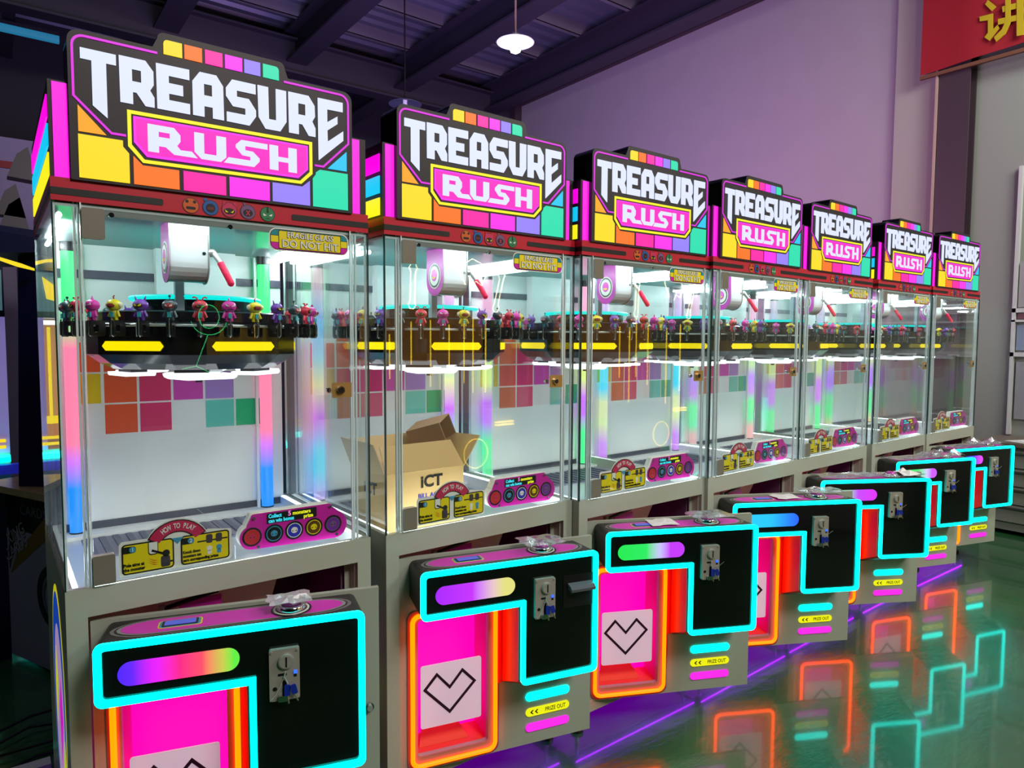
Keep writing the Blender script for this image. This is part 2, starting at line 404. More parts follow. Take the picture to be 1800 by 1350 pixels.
# ------------------------------------------------------------------ prize machine prototype (local: x right, y back, z up; front at y = 0)
WD, DP = 0.88, 0.85
ZC, ZG, ZB, ZT = 0.112, 1.052, 2.080, 2.139
LET = {
'T':[[(0.074,2.474),(0.155,2.474),(0.155,2.447),(0.132,2.447),(0.132,2.306),(0.099,2.333),(0.099,2.447),(0.074,2.447)]],
'R':[[(0.162,2.476),(0.225,2.476),(0.244,2.451),(0.244,2.415),(0.235,2.399),(0.245,2.382),(0.245,2.356),(0.223,2.356),(0.202,2.387),(0.193,2.387),(0.193,2.355),(0.163,2.355)],[(0.192,2.447),(0.214,2.447),(0.214,2.415),(0.192,2.415)]],
'E':[[(0.251,2.477),(0.335,2.478),(0.335,2.450),(0.282,2.450),(0.282,2.430),(0.318,2.430),(0.318,2.402),(0.282,2.402),(0.282,2.384),(0.335,2.384),(0.335,2.356),(0.252,2.356)]],
'A':[[(0.362,2.479),(0.407,2.479),(0.425,2.452),(0.426,2.357),(0.396,2.357),(0.396,2.387),(0.373,2.387),(0.373,2.357),(0.343,2.357),(0.343,2.451)],[(0.373,2.449),(0.395,2.449),(0.395,2.417),(0.373,2.417)]],
'S':[[(0.450,2.478),(0.517,2.478),(0.517,2.450),(0.463,2.450),(0.463,2.432),(0.497,2.432),(0.517,2.403),(0.517,2.385),(0.498,2.356),(0.434,2.357),(0.434,2.384),(0.487,2.384),(0.487,2.403),(0.452,2.403),(0.433,2.429),(0.433,2.452)]],
'U':[[(0.523,2.479),(0.554,2.479),(0.555,2.386),(0.577,2.386),(0.577,2.479),(0.608,2.479),(0.608,2.387),(0.589,2.356),(0.545,2.356),(0.525,2.387)]],
'R2':[[(0.615,2.480),(0.678,2.480),(0.697,2.453),(0.698,2.420),(0.689,2.404),(0.699,2.385),(0.699,2.359),(0.678,2.359),(0.658,2.390),(0.646,2.390),(0.646,2.358),(0.616,2.358)],[(0.645,2.452),(0.668,2.452),(0.668,2.418),(0.645,2.418)]],
'E2':[[(0.708,2.481),(0.790,2.482),(0.790,2.453),(0.738,2.452),(0.738,2.412),(0.772,2.436),(0.772,2.412),(0.738,2.386),(0.739,2.352),(0.791,2.393),(0.791,2.363),(0.709,2.289)]],
'r':[[(0.226,2.310),(0.292,2.310),(0.308,2.292),(0.308,2.275),(0.299,2.262),(0.308,2.252),(0.337,2.253),(0.352,2.237),(0.291,2.237),(0.270,2.254),(0.253,2.254),(0.253,2.236),(0.226,2.236)],[(0.253,2.293),(0.281,2.293),(0.281,2.279),(0.253,2.279)]],
'u':[[(0.344,2.309),(0.370,2.309),(0.370,2.253),(0.403,2.253),(0.403,2.309),(0.430,2.309),(0.430,2.252),(0.415,2.237),(0.362,2.237),(0.344,2.255)]],
's':[[(0.473,2.310),(0.549,2.310),(0.549,2.294),(0.484,2.294),(0.484,2.282),(0.506,2.281),(0.525,2.264),(0.525,2.255),(0.509,2.237),(0.423,2.237),(0.436,2.254),(0.498,2.254),(0.498,2.265),(0.475,2.266),(0.457,2.286),(0.457,2.294)]],
'h':[[(0.555,2.311),(0.581,2.311),(0.581,2.279),(0.612,2.279),(0.612,2.311),(0.638,2.311),(0.638,2.238),(0.612,2.238),(0.612,2.265),(0.581,2.265),(0.581,2.238),(0.555,2.238)]],
}
root = empty('arcade_machine')

# --- cabinet with open service bay
b = MB()
ox0, ox1, oz0, oz1 = 0.050, 0.832, 0.160, 0.972
b.box(0, WD, DP - .015, DP, ZC, ZG, WHITE)
b.box(0, .018, .02, DP - .015, ZC, ZG, WHITE); b.box(WD - .018, WD, .02, DP - .015, ZC, ZG, WHITE)
b.box(.018, WD - .018, .02, DP - .015, ZC, ZC + .02, WHITE); b.box(.018, WD - .018, .02, DP - .015, .985, 1.0, WHITE)
b.box(0, ox0, 0, .02, ZC, ZG, WHITE); b.box(ox1, WD, 0, .02, ZC, ZG, WHITE)
b.box(ox0, ox1, 0, .02, ZC, oz0, WHITE); b.box(ox0, ox1, 0, .02, oz1, ZG, WHITE)
b.box(ox1 - .004, ox1, .02, .06, oz0, oz1, WHITE); b.box(ox1 - .024, ox1 - .004, .055, .06, oz0, oz1, WHITE)
b.build('cabinet', root)
b = MB(); b.box(.02, .86, .55, .56, ZC + .02, .985, PLUM); b.box(.80, .812, .07, .55, ZC + .02, .985, PLUM); b.box(.02, .03, .07, .55, ZC + .02, .985, PLUM)
b.build('service_bay', root)
b = MB(); b.hexa([(.035, .34, .30), (.50, .34, .30), (.50, .35, .30), (.035, .35, .30), (.035, .09, .982), (.60, .09, .982), (.60, .10, .982), (.035, .10, .982)], mat('chute_panel_cream', srgb(214, 196, 184), .4))
b.build('chute_panel', root)
MB().cyl((.25, .075, .925), (.40, .070, .950), .007, BLACK).box(.236, .252, .07, .09, .914, .934, GREYMETAL).box(.29, .41, .070, .078, .905, .935, MAGPRINT).build('bay_latch', root)
for sx in (.07, .81):
    for sy in (.07, .78):
        MB().cyl((sx, sy, 0), (sx, sy, .016), .028, BLACK).cyl((sx, sy, .016), (sx, sy, ZC), .009, STEEL).build('levelling_foot', root)
b = MB(); b.box(.03, .85, .030, .034, ZC - .004, ZC, PURPLEG); b.build('underglow_strip', root)
MB().box(.03, .85, .08, .78, ZC - .004, ZC - .001, mat('underglow_panel', (.01, 0, .02), .5, emit=(0.42, 0.0, 1.0), es=.85)).build('underglow_panel', root)  # added emissive panel standing in for the LED-lit underside

# side art on the cabinet: oval print, white and blue with magenta and yellow shards (left side)
def oval_loop(cy, cz, ry, rz, n=32): return [(cy + ry * math.cos(2 * PI * i / n), cz + rz * math.sin(2 * PI * i / n)) for i in range(n)]
b = MB()
def lit(n, c): return mat(n, srgb(*c), .4, emit=srgb(*c), es=.55)  # emission added so the side print shows bright
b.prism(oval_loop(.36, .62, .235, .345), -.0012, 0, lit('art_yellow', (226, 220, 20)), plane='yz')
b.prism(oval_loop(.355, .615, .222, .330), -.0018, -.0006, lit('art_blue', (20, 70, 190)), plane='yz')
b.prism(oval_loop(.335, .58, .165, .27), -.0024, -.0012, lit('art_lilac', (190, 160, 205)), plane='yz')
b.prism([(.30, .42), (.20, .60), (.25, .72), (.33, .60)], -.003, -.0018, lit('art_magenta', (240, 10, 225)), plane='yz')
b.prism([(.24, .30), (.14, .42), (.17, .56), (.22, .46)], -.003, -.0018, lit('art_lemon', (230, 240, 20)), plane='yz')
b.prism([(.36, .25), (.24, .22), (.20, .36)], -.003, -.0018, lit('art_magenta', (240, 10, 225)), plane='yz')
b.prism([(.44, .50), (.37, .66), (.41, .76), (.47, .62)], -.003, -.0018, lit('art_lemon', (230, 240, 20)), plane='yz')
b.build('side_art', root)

# --- glass housing
T_ = .006
def glass_part(name, *bx):
    return MB().box(*bx, GLASS).build(name, root)
glass_part('front_glass', .068, .812, .0, T_, ZG, ZB)
glass_part('front_side_glass', .004, .062, .0, T_, ZG, ZB)
glass_part('front_side_glass', .820, WD - .004, .0, T_, ZG, ZB)
glass_part('side_glass', .0, T_, T_ + .004, DP - .03, ZG, ZB)
glass_part('side_glass', WD - T_, WD, T_ + .004, DP - .03, ZG, ZB)
for x, M in ((.0, ACRYD), (.0625, ACRYL), (.8135, ACRYL), (WD - .0035, ACRYD)):
    MB().box(x, x + .0035, -.001, T_ + .001, ZG, ZB, M).build('glass_edge', root)
for x in (.004, .047, .056, .824, .835, WD - .009):
    MB().box(x, x + .005, T_ + .002, T_ + .010, ZG, ZB, ACRYL).build('corner_trim', root)
for x in (.0, WD - T_):
    MB().box(x, x + T_, DP - .034, DP - .026, ZG, ZB, ACRYL).build('glass_edge', root)
for z in (1.057, 1.987):
    h = MB(); h.prism(rrect(.065, .118, z, z + .08, .004, 2), -.010, .012, HINGE, Mside=STEEL); h.build('glass_hinge', root)
h = MB().prism(rrect(.748, .815, 1.535, 1.585, .003, 2), -.003, .0, BRASS).build('lock_plate', root)
MB().cyl((.775, -.012, 1.560), (.775, -.002, 1.560), .013, CHROME, 16).cyl((.775, -.0135, 1.560), (.775, -.0115, 1.560), .009, BLACK).build('lock_cylinder', h)
MB().cyl((.742, .01, 1.56), (.742, .022, 1.56), .008, CHROME).build('lock_cam', root)

# --- interior
bp_ = MB().box(.018, WD - .018, DP - .022, DP - .016, 1.0, ZB, WHITE_IN).build('back_panel', root)
SQ = [(.075, .187, 1), (.198, .306, 2), (.315, .425, 3), (.434, .543, 4), (.552, .662, 5), (.670, .785, 6)]
sqc = {'y': srgb(226, 196, 12), 'o': srgb(232, 84, 34), 'c': srgb(222, 44, 104), 'm': srgb(214, 70, 180), 'v': srgb(172, 132, 208), 't': srgb(104, 208, 192), 'g': srgb(40, 184, 124)}
rows = [(1.367, 1.477, [None, 'o', 'c', None, 't', 'g']), (1.484, 1.594, ['y', 'o', 'c', 'm', 'v', None]), (1.601, 1.71, ['o', 'o', 'c', 'm', None, None]), (1.718, 1.827, [None, 'o', None, None, None, None])]
for z0, z1, cs in rows:
    for (x0, x1, _), c in zip(SQ, cs):
        if c: MB().box(x0, x1, DP - .0235, DP - .022, z0, z1, mat('vinyl_' + {'y': 'yellow', 'o': 'orange', 'c': 'crimson', 'm': 'magenta', 'v': 'violet', 't': 'turquoise', 'g': 'green'}[c], sqc[c], .4)).build('colour_square', bp_)
MB().box(.018, WD - .018, DP - .030, DP - .023, 1.015, 1.042, DARKBAND).build('dark_strip', root)
MB().box(.018, WD - .018, DP - .030, DP - .023, 1.945, 1.975, DARKBAND).build('dark_strip', root)
MB().box(.375, .665, DP - .075, DP - .024, 1.80, 2.075, WHITE_IN).build('back_column', root)
b = MB(); b.box(.006, WD - .006, .008, DP - .018, 2.068, 2.076, mat('ceiling_acrylic', srgb(206, 220, 222), .04)); b.build('inner_ceiling', root)
b = MB(); b.box(.018, WD - .018, .02, DP - .022, .990, 1.002, mat('play_floor', srgb(196, 206, 216), .25)); b.build('play_floor', root)
b = MB(); b.box(.10, .80, .45, .72, 1.002, 1.006, GRILLE)
for i in range(16): b.box(.11 + .0425 * i, .13 + .0425 * i, .46, .71, 1.006, 1.010, mat('grille_slot', srgb(96, 96, 120), .4, metal=.5))
g = b.build('floor_grille', root); g['kind'] = 'stuff'
MB().box(.02, .86, DP - .12, DP - .030, 1.002, 1.015, WHITE_IN).build('rear_ledge', root)
for x in (.018, WD - .034): MB().box(x, x + .016, .03, DP - .03, 1.002, 1.046, WHITE_IN).build('floor_kerb', root); MB().box(x + .002, x + .014, .04, DP - .04, 1.046, 1.050, mat('kerb_light', (.8, .8, .8), .4, emit=(0.82, 0.95, 1.0), es=3.5)).build('kerb_light', root)
glass_part('inner_acrylic', .46, .463, .10, .60, 1.002, 1.09)
for x in (.035, WD - .035):
    MB().cyl((x, .26, 2.054), (x, .80, 2.054), .0075, WHITEG, 10).build('ceiling_lamp', root)
MB().cyl((.08, .029, 2.0655), (.80, .029, 2.0655), .0045, WHITEG, 8).build('front_lamp', root)
MB().box(.07, .81, .016, .022, 1.004, 1.050, mat('floor_lamp_strip', (.8, .8, .8), .4, emit=(0.85, 0.96, 1.0), es=13)).build('floor_light_strip', root)
b = MB(); b.box(.062, .818, .009, .020, 2.052, ZB, mat('rail_grey', srgb(140, 150, 146), .35, metal=.4)); b.build('header_rail', root)
for x in (.135, .44, .74): MB().cyl((x, .0, 2.055), (x, .009, 2.055), .007, CHROME, 10).build('rail_screw', root)
for x in (.095, .783):
    t = MB().cyl((0, 0, 1.02), (0, 0, 2.035), .024, TRAYG, 18).build('light_tube', root, (x, .795, 0))
    t['tube'] = 1
    for z0, z1 in ((1.002, 1.02), (2.035, 2.068)): MB().cyl((0, 0, z0), (0, 0, z1), .0255, BLACK, 18).build('end_cap', t)
for x in (.128, .745): MB().box(x - .001, x + .010, .80, .812, 1.0, 2.06, WHITE_IN).build('tube_bracket', root)

# --- carousel (origin on its axis)
CX, CY = .44, .43
car = MB()
ang = []
for k in range(6):
    a = k * PI / 3; ang += [a - math.radians(21), a + math.radians(21)]
car.lathe([(0.0, 1.626), (.262, 1.628), (.300, 1.648), (.336, 1.676), (.336, 1.762), (.318, 1.776), (0, 1.776)], DRUMB, smooth=False, ang=ang)
car.lathe([(0, 1.776), (.300, 1.776), (.300, 1.808), (.292, 1.812), (0, 1.812)], DRUMB, 48, smooth=False)
cr_o = car.build('carousel', root, (CX, CY, 0))
MB().lathe([(.338, 1.762), (.345, 1.764), (.345, 1.768), (.338, 1.770)], STEEL, 60).build('rim_trim', cr_o)
MB().lathe([(0, 1.812), (.185, 1.812), (.185, 1.852), (0, 1.852)], BLACKGLOSS, 40, smooth=False).build('upper_drum', cr_o)
MB().lathe([(0, 1.866), (.205, 1.866), (.210, 1.860), (.205, 1.852), (0, 1.852)], mat('halo_cyan', (0, .02, .02), .4, emit=(0.0, 0.9, 0.82), es=1.0), 48, smooth=False).build('cyan_halo_disc', cr_o)
for k in range(6):
    T = Matrix.Rotation(k * PI / 3, 4, 'Z')
    ap = .336 * math.cos(math.radians(21))
    MB().prism([(-.104, 1.702), (-.092, 1.688), (.092, 1.688), (.104, 1.702), (.092, 1.717), (-.092, 1.717)], -ap - .004, -ap + .001, YELS, T=T).build('yellow_light_strip', cr_o)
    T2 = Matrix.Rotation((k + .5) * PI / 3, 4, 'Z')
    h = [(-.080, 1.618), (-.078, 1.610), (-.070, 1.606), (.070, 1.606), (.078, 1.610), (.080, 1.618)]
    MB().prism(h, -.262, -.175, TRAYG, T=T2).box(-.05, .05, -.24, -.19, 1.618, 1.628, BLACK, T=T2).build('light_tray', cr_o)
MB().prism([(-.095, 1.606), (-.093, 1.594), (-.080, 1.587), (.080, 1.587), (.093, 1.594), (.095, 1.606)], -.09, .06, TRAYG).box(-.06, .06, -.05, .05, 1.60, 1.626, WHITE_IN).build('light_tray', cr_o)
MB().cyl((0, 0, 1.575), (0, 0, 1.626), .012, BLACK).build('hub', cr_o)
NF = 30
arm = MB()
arm.box(-.0085, .0085, -.398, -.318, 1.772, 1.778, BLACK)
arm.prism([rrect(-.398, -.350, 1.732, 1.775, .008, 3), rrect(-.389, -.372, 1.744, 1.766, .003, 2)], -.007, .007, BLACK, plane='yz')
arm.box(-.0095, -.007, -.396, -.390, 1.73, 1.776, CHROME)
arm.tube([(0, -.396, 1.785), (0, -.399, 1.77), (0, -.399, 1.737), (0, -.392, 1.731)], .0022, CHROME, 6)
arm_me = None
for k in range(NF):
    if arm_me is None:
        o = arm.build('figurine_arm', cr_o); arm_me = o.data
    else: o = place('figurine_arm', arm_me, cr_o)
    o.rotation_euler = (0, 0, 2 * PI * k / NF)

# --- hammer unit hanging from the ceiling
hb = MB()
stad = [(.09, 2.075)] + [(.145 - .055 * math.cos(math.radians(a)), 1.952 - .055 * math.sin(math.radians(a))) for a in range(0, 181, 15)] + [(.20, 2.075)]
hb.prism(stad, .294, .398, mat('hammer_housing', srgb(228, 236, 240), .28, metal=.1), plane='yz')
hm = hb.build('hammer_unit', root)
stad2 = [(.086, 2.075)] + [(.145 - .059 * math.cos(math.radians(a)), 1.952 - .059 * math.sin(math.radians(a))) for a in range(0, 181, 15)] + [(.204, 2.075)]
sp_ = MB().prism(stad2, .290, .294, mat('hammer_magenta', srgb(186, 8, 168), .35), plane='yz', Mside=STEEL)
sp_.prism(oval_loop(.145, 1.968, .042, .048), .2885, .290, PRWHT, plane='yz')
sp_.prism(oval_loop(.145, 1.968, .038, .044), .288, .2885, PRBLK, plane='yz')
sp_.prism(oval_loop(.145, 1.968, .032, .037), .2873, .288, PRWHT, plane='yz')
sp_.prism(oval_loop(.145, 1.970, .019, .022), .2866, .2873, MAGPRINT, plane='yz')
sp_.prism([(.132, 1.962), (.145, 1.955), (.145, 1.966)], .286, .2866, PRYEL, plane='yz'); sp_.prism([(.148, 1.955), (.160, 1.962), (.148, 1.966)], .286, .2866, PRYEL, plane='yz')
sp_.build('side_plate', hm)
MB().prism(stad2, .398, .402, STEEL, plane='yz').build('side_plate', hm)
MB().cyl((.387, .088, 1.982), (.387, .091, 1.982), .005, CHROME, 8).build('screw', hm)
lv = MB().cyl((.402, .095, 1.985), (.418, .09, 1.985), .012, STEEL).cyl((.412, .092, 1.990), (.430, .066, 1.950), .009, STEEL, r2=.007).build('striker_arm', hm)
MB().cyl((.428, .068, 1.954), (.448, .036, 1.894), .010, mat('red_grip', srgb(240, 20, 80), .4, emit=srgb(240, 20, 70), es=.15)).ball((.448, .036, 1.893), .0105, MATS['red_grip']).build('red_grip', lv)
MB().box(.334, .360, .238, .262, 1.815, 2.07, mat('post_grey', srgb(150, 168, 176), .35)).build('support_post', root)

# --- header band, header box and sign board
b = MB(); b.box(0, WD, 0, DP - .01, ZB, ZT, REDBAND); band = b.build('header_band', root)
for x0, x1, wh in ((.0, .262, (0, 1, 1, 0)), (.623, WD, (1, 0, 0, 1))): MB().prism(rrect(x0, x1, 2.095, 2.113, .005, 3, wh), -.0012, .0, BANDSLOT).build('black_slot', band)
MB().box(-.0012, 0, .0, DP - .01, 2.095, 2.113, BANDSLOT).build('black_slot', band)
def face_badge(i, cx, cz, r, M, extra):
    b = MB(); b.prism(circle(cx, cz, r + .0018, 24), -.0012, 0, PRBLK); b.prism(circle(cx, cz, r, 24), -.0018, -.0012, M)
    if i == 0: b.prism(rrect(cx - .013, cx + .013, cz - .011, cz - .003, .004, 2), -.0022, -.0018, PRBLK); [b.prism(circle(cx + s * .010, cz + .011, .0045, 10), -.0022, -.0018, PRBLK) for s in (-1, 1)]
    if i == 1: b.prism(circle(cx, cz - .001, .013, 16), -.0022, -.0018, PRBLK); b.prism(rrect(cx - .009, cx + .009, cz - .006, cz + .002, .003, 2), -.0026, -.0022, mat('print_maroon', srgb(110, 24, 30), .4)); b.prism(circle(cx - .014, cz + .022, .005, 10), -.0018, 0, M)
    if i == 2:
        b.prism(circle(cx, cz - .004, .016, 16, .009), -.0022, -.0018, PRBLK)
        for s in (-1, 1): b.prism([(cx + s * .013, cz), (cx + s * .003, cz - .007), (cx + s * .010, cz - .008)], -.0026, -.0022, PRYEL); b.prism([(cx + s * .018, cz + .024), (cx + s * .008, cz + .018), (cx + s * .018, cz + .010)], -.0018, 0, M)
    if i == 3:
        b.prism(circle(cx, cz - .003, .014, 16, .011), -.0022, -.0018, PRBLK)
        for s in (-1, 1): b.prism([(cx - .006, cz - .003 + s * .006), (cx - .004, cz - .003 + s * .008), (cx + .006, cz - .003 - s * .006), (cx + .004, cz - .003 - s * .008)], -.0026, -.0022, PRRED)
        b.prism([(cx - .016, cz + .028), (cx - .006, cz + .024), (cx - .010, cz + .016)], -.0018, 0, M)
    if i == 4:
        for s in (-1, 1): b.prism([(cx + s * .014, cz + .002), (cx + s * .003, cz - .004), (cx + s * .012, cz - .006)], -.0026, -.0018, PRWHT)
        b.prism([(cx - .002, cz + .022), (cx - .003, cz + .004), (cx + .003, cz + .004), (cx + .002, cz + .022)], -.0022, -.0018, PRBLK); b.prism(rrect(cx - .006, cx + .006, cz - .014, cz - .012, .001, 1), -.0022, -.0018, PRBLK)
    return b.build('monster_face_badge', extra)
for i, (x, M) in enumerate(((.333, PRORG), (.386, PRDBLUE), (.438, PRRED), (.491, PRVIO), (.549, PRGRN))): face_badge(i, x, 2.104, .0205, M, band)
hx = MB(); hx.box(0.002, WD - .002, .012, DP - .02, ZT, 2.386, SIGNB); hdr = hx.build('header_box', root)
for s, nm in ((0, 'l'), (1, 'r')):
    for z0, z1, M in ((2.147, 2.205, YEL2), (2.220, 2.278, CYT), (2.293, 2.351, PILL)):
        x0, x1 = ((-.0015, .002) if s == 0 else (WD - .002, WD + .0015))
        MB().box(x0, x1, .03, DP - .05, z0, z1, M).build('side_light_panel', hdr)
for x0, x1 in ((.011, .044), (.822, .855)): MB().box(x0, x1, .008, .012, 2.140, 2.381, PILL).build('magenta_light_bar', hdr)
# board outline
def arc(cx, cz, r, a0, a1, n=5): return [(cx + r * math.cos(math.radians(a0 + (a1 - a0) * i / n)), cz + r * math.sin(math.radians(a0 + (a1 - a0) * i / n))) for i in range(n + 1)]
out = [(.046, 2.136), (.822, 2.136)] + arc(.793, 2.490, .029, 0, 90) + [(.615, 2.519)] + arc(.588, 2.545, .018, 0, 90) + arc(.274, 2.545, .018, 90, 180) + [(.244, 2.519)] + arc(.075, 2.490, .029, 90, 180)
sg = MB().prism(out, -.008, .105, SIGNB, Mside=BLACKGLOSS).build('sign_board', root)
YF, YB_ = -.0105, -.0079
for k, L in LET.items(): MB().prism(L, YF - .001, YB_, TXTW).build('letter', sg)
def poly_tile(P, M, nm='light_tile', y=YF): MB().prism(P, y, YB_, M).build(nm, sg)
top = [(.271, .318, YELG), (.324, .370, ORG), (.378, .425, PNK), (.432, .480, MGT), (.486, .532, VIO), (.540, .587, GRN)]
for i, (a, c, M) in enumerate(top): poly_tile(rrect(a, c, 2.506, 2.545, .010, 3, (0, 0, i == 5, i == 0)), M)
poly_tile([(.065, 2.261), (.128, 2.261), (.065, 2.328)], ORG2)
poly_tile([(.802, 2.268), (.802, 2.330), (.738, 2.268)], CYT)
poly_tile([(.064, 2.143), (.180, 2.143), (.180, 2.222), (.166, 2.238), (.166, 2.254), (.064, 2.254)], YELG)
poly_tile([(.190, 2.143), (.303, 2.143), (.303, 2.196), (.212, 2.196), (.190, 2.218)], ORG)
poly_tile([(.314, 2.143), (.428, 2.143), (.428, 2.197), (.314, 2.197)], PNK)
poly_tile([(.438, 2.143), (.554, 2.143), (.554, 2.199), (.438, 2.199)], MGT)
poly_tile([(.563, 2.144), (.679, 2.144), (.679, 2.221), (.655, 2.200), (.563, 2.200)], VIO)
poly_tile([(.689, 2.144), (.805, 2.144), (.805, 2.260), (.712, 2.260), (.699, 2.250), (.699, 2.244), (.689, 2.230)], GRN)
MB().prism([[(.178, 2.338), (.178, 2.242), (.213, 2.203), (.652, 2.208), (.688, 2.243), (.688, 2.341)], [(.187, 2.329), (.187, 2.247), (.217, 2.212), (.648, 2.217), (.679, 2.248), (.679, 2.332)]], YF, YB_, YEL2).build('yellow_neon_frame', sg)
MB().prism([[(.192, 2.324), (.192, 2.255), (.223, 2.220), (.643, 2.224), (.674, 2.254), (.674, 2.327)], [(.198, 2.318), (.198, 2.258), (.226, 2.227), (.640, 2.230), (.668, 2.256), (.668, 2.321)]], YF, YB_, MGT).build('pink_frame', sg)
MB().prism([(.198, 2.318), (.198, 2.258), (.226, 2.227), (.640, 2.230), (.668, 2.256), (.668, 2.321)], YF + .0004, YB_, glow('rush_pink_glow', (255, 0, 196), 1.0)).build('pink_panel', sg)
def ribbon(path, w, M, name, parent, y0=YF, y1=YB_, closed=False):
    P = [Vector(p) for p in path]; A = []; B = []; n = len(P)
    for i in range(n):
        a = P[i - 1] if (i or closed) else P[0]; c = P[(i + 1) % n] if (i < n - 1 or closed) else P[-1]
        d1 = (P[i] - a).normalized() if (P[i] - a).length > 1e-9 else None; d2 = (c - P[i]).normalized() if (c - P[i]).length > 1e-9 else None
        d1 = d1 or d2; d2 = d2 or d1; t = (d1 + d2).normalized(); nn = Vector((-t.y, t.x)); k = max(.35, nn.dot(Vector((-d1.y, d1.x))))
        A.append(tuple(P[i] + nn * w / 2 / k)); B.append(tuple(P[i] - nn * w / 2 / k))
    if closed: return MB().prism([A, B], y0, y1, M).build(name, parent)
    return MB().prism([A + B[::-1]], y0, y1, M).build(name, parent)
ribbon([(.255, 2.5045)] + arc(.083, 2.478, .0265, 90, 180, 5) + [(.0565, 2.350), (.140, 2.2685), (.174, 2.2685)], .0058, NEONP, 'magenta_neon_line', sg)
ribbon([(.602, 2.5065)] + arc(.782, 2.480, .0265, 90, 0, 5) + [(.8085, 2.356), (.724, 2.2715), (.696, 2.2715)], .0058, NEONP, 'magenta_neon_line', sg)

# --- boards behind the front glass
hw = MB()
hw.prism([(.129, 1.062)] + rrect(.129, .428, 1.060, 1.160, .012, 4)[5:12] + [(.362, 1.162)] + [(.278 + .086 * math.cos(math.radians(a)), 1.125 + .082 * math.sin(math.radians(a))) for a in range(25, 156, 10)] + [(.194, 1.160), (.135, 1.160), (.129, 1.152)], .010, .0125, PRWHT)
how = hw.build('how_to_play_board', root)
def ring_sector(cx, cz, r0, r1, a0, a1, n=12):
    return [(cx + r1 * math.cos(math.radians(a0 + (a1 - a0) * i / n)), cz + r1 * math.sin(math.radians(a0 + (a1 - a0) * i / n))) for i in range(n + 1)] + [(cx + r0 * math.cos(math.radians(a1 + (a0 - a1) * i / n)), cz + r0 * math.sin(math.radians(a1 + (a0 - a1) * i / n))) for i in range(n + 1)]
b = MB(); b.prism(ring_sector(.278, 1.115, .052, .088, 28, 152), .0085, .010, PRBLK); b.prism(ring_sector(.278, 1.115, .055, .085, 30, 150), .0078, .0085, PRRED)
b.prism([(.262, 1.150), (.278, 1.132), (.294, 1.150)], .0085, .010, PRBLUE); b.build('title_arc', how)
for (x0, x1) in ((.135, .268), (.286, .421)):
    b = MB(); b.prism(rrect(x0, x1, 1.066, 1.152, .010, 3), .0088, .010, PRBLK); b.prism(rrect(x0 + .004, x1 - .004, 1.070, 1.148, .007, 3), .0082, .0088, PRYEL)
    b.prism(rrect(x0 + .004, x0 + .036, 1.126, 1.145, .008, 3, (0, 1, 1, 0)), .0076, .0082, PRBLK); b.prism(circle(x0 + .027, 1.1355, .0085, 14), .0070, .0076, PRBLUE)
    if x0 < .2:
        b.prism(rrect(x0 + .066, x0 + .092, 1.112, 1.148, .008, 3, (1, 1, 0, 0)), .0076, .0082, PRBLK); b.prism(rrect(x0 + .068, x0 + .090, 1.115, 1.148, .007, 3, (1, 1, 0, 0)), .0070, .0076, PRWHT)
        b.prism([(x0 + .076, 1.128), (x0 + .108, 1.113), (x0 + .106, 1.108), (x0 + .074, 1.122)], .0064, .0070, PRBLK)
        b.prism(circle(x0 + .112, 1.111, .010, 12), .0076, .0082, PRBLK); b.prism(rrect(x0 + .098, x0 + .122, 1.072, 1.104, .005, 2), .0076, .0082, mat('print_grey', srgb(70, 60, 70), .4)); b.box(x0 + .12, x0 + .13, .0078, .0082, 1.083, 1.088, PRBLK)
        for j in range(3): b.prism([(x0 + .066, 1.104 - j * .006), (x0 + .080, 1.094 - j * .006), (x0 + .092, 1.094 - j * .006), (x0 + .080, 1.0965 - j * .006)], .0076, .0082, PRORG)
    else:
        for j, c in ((.078, PRWHT), (.105, PRBLUE)):
            b.prism(rrect(x0 + j - .009, x0 + j + .009, 1.120, 1.146, .005, 2), .0076, .0082, MATS['print_grey']); b.prism(circle(x0 + j, 1.104, .008, 12), .0076, .0082, c); b.prism(rrect(x0 + j - .006, x0 + j + .006, 1.086, 1.098, .003, 2), .0076, .0082, c)
        b.box(x0 + .045, x0 + .13, .0078, .0082, 1.126, 1.130, PRBLK)
    b.build('picture_panel', how)
TM = {}
def text(body, size, M, loc, parent, key=None, rz=0, ry=0, **k):
    key = key or (body, size, M.name)
    if key not in TM: TM[key] = text_mesh(body, size, M, **k)
    o = place('lettering', TM[key], parent, loc)
    o.rotation_euler = (0, ry, rz)
    return o
for ch, a in zip('HOW TO PLAY', [124 - 7.0 * i for i in range(11)]):
    if ch != ' ':
        r = .070; text(ch, .021, PRWHT, (.278 + r * math.cos(math.radians(a)) + .001, .0070, 1.115 + r * math.sin(math.radians(a))), how, offset=.0004, ry=math.radians(90 - a), xs=.62)
text('1', .016, PRWHT, (.162, .0060, 1.1355), how); text('2', .016, PRWHT, (.313, .0060, 1.1355), how)
text('Pole aims at\nthe monster', .0125, PRBLK, (.139, .0072, 1.086), how, align='LEFT', xs=.85, offset=.0004)
text('Knock down\nmonsters can\nearn corresponding prizes', .0118, PRBLK, (.291, .0072, 1.091), how, align='LEFT', xs=.78, offset=.0004)
b = MB()
cs = [(.456, 1.108)] + arc(.494, 1.108, .038, 180, 270, 6) + arc(.765, 1.104, .042, 270, 360, 6) + arc(.765, 1.108, .042, 0, 60, 4) + arc(.744, 1.172, .009, 0, 90, 3) + arc(.500, 1.172, .009, 90, 180, 3) + [(.478, 1.146)] + arc(.494, 1.108, .038, 115, 175, 4)
b.prism(cs, .030, .036, PRMAG, Mside=PRWHT); b.prism([(x * .985 + .004, z + .004) for x, z in cs], .036, .060, PRWHT); col = b.build('collect_board', root)
